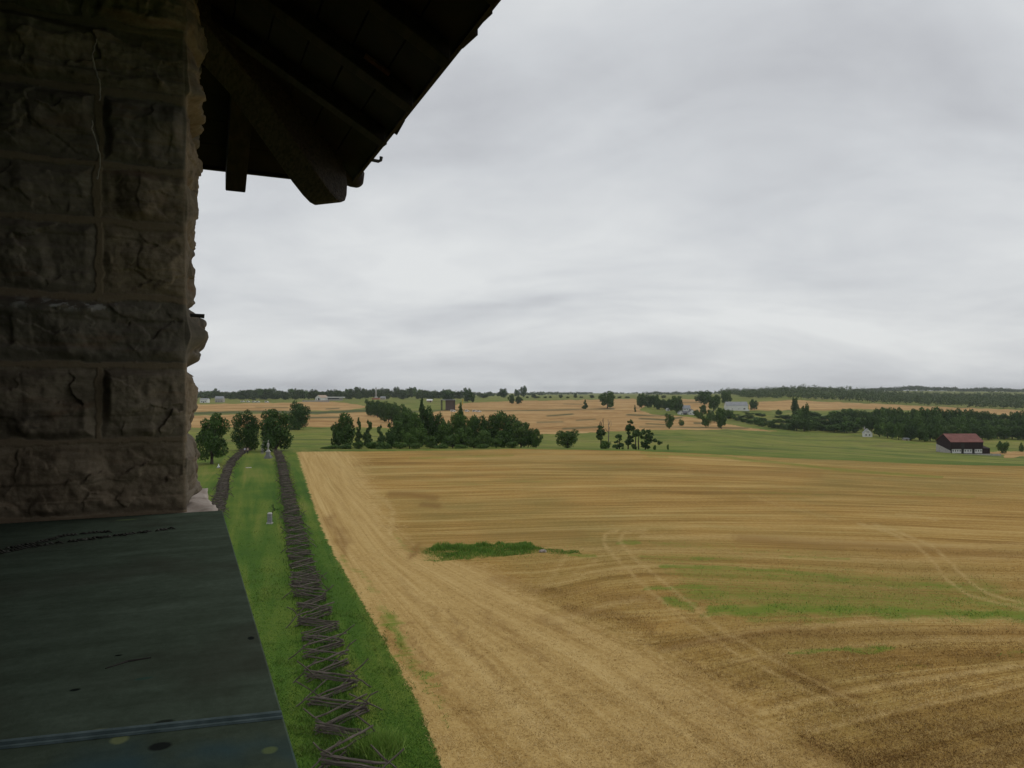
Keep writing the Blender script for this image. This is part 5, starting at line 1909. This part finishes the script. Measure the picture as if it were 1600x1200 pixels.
# soldier monument
gp = near(419, 716)
mon = empty('soldier_monument', gp)
tag(mon, 'grey monument with a pale statue on a pedestal at the lane end', 'monument')
u = gp.y / F
mb = MB(); mb.box(-.80, .80, -.80, .80, -.1, .35); mb.box(-.62, .62, -.62, .62, .351, .70); mb.build('step', M_GRANITE_D, mon, bevel=.02)
mb = MB(); mb.taper(0, 0, .701, 1.5, .46, .46, .40, .40); mb.build('die', M_GRANITE_D, mon)
mb = MB(); mb.taper(0, 0, 1.501, 1.68, .50, .50, .52, .52); mb.taper(0, 0, 1.681, 2.05, .36, .36, .26, .26); mb.build('cap', M_GRANITE, mon, bevel=.02)
J, Lk = human()
so = figure('statue', {k: (v[0] * 1.1, v[1], v[2] * 1.12 + 2.02, v[3] * 1.2) for k, v in J.items()}, Lk, M_GRANITE, mon, 1)
mb = MB(); mb.tube([(.16, -.22, 2.0), (.12, -.2, 3.2), (.06, -.12, 4.45)], [.05, .05, .03], 6); mb.build('flag_staff', M_GRANITE, mon)
mb = MB(); mb.tube([(.02, .02, 4.0), (.03, 0, 4.2), (.05, -.05, 4.42)], [.12, .08, .03], 8); mb.build('furled_flag', M_GRANITE, mon, True)

# flank marker on the grass
gp = near(421.5, 818.5)
mk = empty('stone_marker', gp)
tag(mk, 'short pale granite marker post on the grass beside the zigzag fence', 'marker')
mb = MB(); mb.box(-.33, .33, -.3, .3, -.05, .17); mb.build('base', M_GRANITE, mk, bevel=.015)
mb = MB(); mb.taper(0, 0, .171, 1.22, .25, .22, .22, .20); mb.build('shaft', M_GRANITE_D, mk, bevel=.012)
mb = MB(); mb.taper(0, 0, 1.221, 1.36, .25, .23, .16, .15); mb.build('cap', M_GRANITE, mk, bevel=.012)
# dark sapling behind it
r = np.random.default_rng(3)
g2 = near(425, 806)
sp = empty('sapling', g2)
tag(sp, 'small dark leaning sapling behind the short granite marker', 'sapling')
mb = MB()
mb.tube([(0, 0, -.05), (.06, 0, .5), (.2, 0, 1.0), (.15, 0, 1.5)], [.035, .03, .02, .01], 5)
mb.tube([(.06, 0, .45), (.5, .05, .8), (1.1, .1, .95)], [.02, .015, .008], 5)
mb.build('trunk', M_BARK, sp)
link('crown', crown_mesh('crown', r, [(.1, 0, 1.3, .18, .18, .3), (.25, 0, .8, .2, .2, .2), (.8, .05, .85, .35, .2, .1)], 260, .06, M_LEAF_DARK), sp)
# small white marker beside the lone tree
gp = near(341.5, 731)
mk = empty('white_marker', gp)
tag(mk, 'tiny white pointed marker on the grass beside the lone dark tree', 'marker')
mb = MB(); mb.box(-.36, .36, -.3, .3, -.05, .10); mb.build('base', M_GRANITE_D, mk)
mb = MB(); mb.taper(0, 0, .101, .30, .22, .22, .20, .20); mb.taper(0, 0, .301, .85, .14, .14, .02, .02); mb.build('shaft', M_WHITE, mk)
# flat stone in the grass strip and a pale rock in the weeds
gp = near(388.5, 731)
o = link('flat_stone', rough_block(-.55, .55, -.3, .3, -.05, .10, 31, .02), None, [M_GRANITE]); o.location = gp; o.rotation_euler = (0, 0, .5)
tag(o, 'flat pale stone lying in the grass between the two fences', 'stone')
gp = near(848, 863)
o = link('rock', rough_block(-.30, .30, -.22, .22, -.08, .20, 33, .09), None, [M_STONE_LIGHT]); o.location = gp
tag(o, 'small pale rock at the edge of the weed patch in the stubble', 'rock')


# ------------------------------------------------------------------ blades: grass, stubble, weeds
def blades(name, label, P, h, w, mat, tint, lean=.35, seed=1):
    r = np.random.default_rng(seed)
    n = len(P)
    a = r.uniform(0, 2 * np.pi, n)
    d = np.stack([np.cos(a), np.sin(a), np.zeros(n)], 1)
    ln = np.stack([r.normal(size=n), r.normal(size=n), np.zeros(n)], 1) * lean
    up = np.array([0, 0, 1.0]) + ln
    V = np.stack([P - d * w[:, None], P + d * w[:, None], P + up * h[:, None]], 1).reshape(-1, 3)
    me = np_mesh(name, V, [np.arange(3 * n).reshape(n, 3)])
    add_attr(me, 'tint', tint, 'FACE')
    o = link(name, me, None, [mat])
    tag(o, label, None, None, 'stuff')


def ground_points(n, y0, y1, cond, seed, power=1.0):
    r = np.random.default_rng(seed)
    py0, py1 = HZ + H * F / y1, HZ + H * F / y0
    py = py0 + (py1 - py0) * r.random(n) ** power
    px = r.uniform(-40, 1660, n)
    m = cond(px, py)
    px, py = px[m], py[m]
    Y = H * F / (py - HZ)
    X = (px - 800) / F * Y
    return np.stack([X, Y, ground_z(X, Y) - .02], 1), px, py


P, px_, py_ = ground_points(560000, 28, 130, lambda x, y: (x < np.interp(y, *GRASS) + 12 * vnoise(x / 9, y / 9) * (y - HZ) / 500 + 9 * vnoise(x / 3, y / 3) * (y - HZ) / 500) & (x > 250), 61, .9)
r = np.random.default_rng(62)
patch = .5 + .5 * fbm(P[:, 0] / 2.2, P[:, 1] / 2.2, 0, 8, 3)
tall = sstep(.62, .85, patch)
blades('grass', 'short green grass on the verge along the zigzag fence', P, r.uniform(.04, .10, len(P)) * (1 + 1.2 * tall), r.uniform(.012, .03, len(P)), M_GRASS_BLADE, np.clip(.35 * r.random(len(P)) + .55 * patch, 0, 1), .6, 63)
# long grass left standing under the rails
fl = [near(*p) for p in RF]
n = 26000
t = r.random(n) ** .8
ys = fl[0].y + (170 - fl[0].y) * t ** 1.6
xs = np.interp(ys, [p.y for p in fl], [p.x for p in fl]) + r.normal(size=n) * .75
P = np.stack([xs, ys, ground_z(xs, ys) - .02], 1)
blades('long_grass', 'longer grass left standing under the zigzag rails', P, r.uniform(.12, .42, n), r.uniform(.012, .03, n), M_GRASS_BLADE, np.clip(r.random(n) * .8, 0, 1), .35, 64)
cl_ = near(585, 1172)
n = 3500
P = np.stack([cl_.x + r.normal(size=n) * .5, cl_.y + r.normal(size=n) * .4, np.full(n, -.02)], 1)
blades('tall_weeds', 'clump of tall bright grass beside the nearest fence corner', P, r.uniform(.3, .85, n), r.uniform(.014, .03, n), M_WEED_BLADE, r.uniform(.3, 1, n), .45, 65)
# straw and cut stalks over the nearer half of the field
P, px_, py_ = ground_points(700000, 26, 75, lambda x, y: x > np.interp(y, *GRASS) - 6, 71, .85)
lie = np.interp(px_, [400, 1700], [0, 1])
inst = np.clip((np.interp(py_, *STRAW_R) - px_) / 120 + .5, 0, 1)
q_ = row_coord(px_, py_)
rowm = .5 + .5 * np.sin(q_ * 26 * 2 * np.pi / 6.0)
keep = r.random(len(P)) < (.25 + .75 * (.5 + .5 * fbm(P[:, 0] / 1.6, P[:, 1] / 1.6, 0, 3, 3)))
P, inst, rowm = P[keep], inst[keep], rowm[keep]
hh = np.where(inst > .5, r.uniform(.02, .10, len(P)), r.uniform(.05, .14, len(P)))
tint = np.clip(np.where(inst > .5, r.uniform(.3, 1, len(P)), r.uniform(.1, .75, len(P))), 0, 1)
pxk, pyk = px_[keep], py_[keep]
tb, tl = np.zeros(len(P)), np.zeros(len(P))
for pts, w, amt in BROWN:
    stroke(pxk, pyk, pts, w, tb, amt)
for pts, w, amt in LIGHT + TRACK:
    stroke(pxk, pyk, pts, w, tl, amt)
tg = np.zeros(len(P))
for pts, w, amt in GREEN:
    stroke(pxk, pyk, pts, w, tg, amt)
tint = np.clip(tint - .5 * tb + .45 * tl + .22 * vnoise(q_[keep] * 9, P[:, 0] * .03, 0, 5), 0, 1)
thin = r.random(len(P)) > tg * .8
P, hh, tint = P[thin], hh[thin], tint[thin]
blades('straw', 'loose straw and cut stalks scattered over the stubble field', P, hh, r.uniform(.010, .026, len(P)), M_STRAW_BLADE, tint, 1.1, 72)
# weed patch left uncut
poly = [(648, 866), (655, 856), (700, 851), (760, 851), (800, 848), (828, 848), (850, 858), (905, 862), (908, 867), (840, 866), (800, 868), (740, 873), (690, 877), (655, 876)]
n = 36000
px_, py_ = r.uniform(640, 915, n), r.uniform(845, 882, n)
m = in_poly(px_ + 5 * vnoise(px_ / 9, py_ / 4, 0, 2), py_ + 2 * vnoise(px_ / 12, py_ / 5, 0, 7), poly)
px_, py_ = px_[m], py_[m]
Y = H * F / (py_ - HZ)
P = np.stack([(px_ - 800) / F * Y, Y, ground_z((px_ - 800) / F * Y, Y) - .02], 1)
hgt = np.where(px_ < 830, .50, .22) * np.clip((876 - py_) / 18, .35, 1) * r.uniform(.25, 1.15, len(P)) * (.75 + .5 * vnoise(P[:, 0] / 1.5, P[:, 1] / 1.5, 0, 9)) * sstep(640, 690, px_)
blades('weed_patch', 'long patch of uncut green weeds in the middle of the field', P, hgt, r.uniform(.02, .06, len(P)), M_WEED_BLADE, np.clip(r.random(len(P)) * .6 + .3 * (.5 + .5 * fbm(P[:, 0] / 2, P[:, 1] / 2, 0, 4, 2)), 0, 1), .35, 73)

# weeds coming up in the stubble along the damp strips, and stragglers round the uncut patch
P, px_, py_ = ground_points(520000, 30, 190, lambda x, y: x > np.interp(y, *GRASS) + 8, 81, .8)
tg = np.zeros(len(P))
ns = np.clip((py_ - 690) / 250, .25, 1.6)
wx = px_ + ns * (14 * vnoise(px_ / 40, py_ / 9, 0, 21) + 5 * vnoise(px_ / 9, py_ / 4, 0, 22))
wy = py_ + ns * (3.2 * vnoise(px_ / 45, py_ / 14, 0, 23) + 1.6 * vnoise(px_ / 13, py_ / 5, 0, 24))
for pts, w, amt in GREEN:
    stroke(wx, wy, pts, w * 1.1, tg, amt)
pt = np.exp(-((px_ - 770) / 110) ** 2 - ((py_ - 862) / 13) ** 2)
m = r.random(len(P)) < np.clip(.20 * tg ** 1.5 * (1 + 1.6 * vnoise(P[:, 0] / .9, P[:, 1] / 1.6, 0, 12)) + .30 * pt, 0, 1)
P = P[m]
blades('weeds', 'green weeds coming up in strips through the stubble', P, r.uniform(.05, .20, len(P)), r.uniform(.014, .035, len(P)), M_WEED_BLADE, np.clip(r.random(len(P)) * .8 + .15, 0, 1), .8, 82)

# ------------------------------------------------------------------ air
hz = NT("haze_air")
hz.n.clear()
vol = hz.n.new('ShaderNodeVolumePrincipled')
vol.inputs['Color'].default_value = (.90, .94, .98, 1)
vol.inputs['Density'].default_value = 5.5e-5
vol.inputs['Anisotropy'].default_value = 0.0
om = hz.n.new('ShaderNodeOutputMaterial')
hz.l.new(vol.outputs[0], om.inputs['Volume'])
mb = MB()
mb.box(-11500, 11500, -760, 9300, -32, 72)
o = mb.build('haze', hz.mat)
tag(o, 'thin pale haze in the air over the fields', None, None, 'stuff')
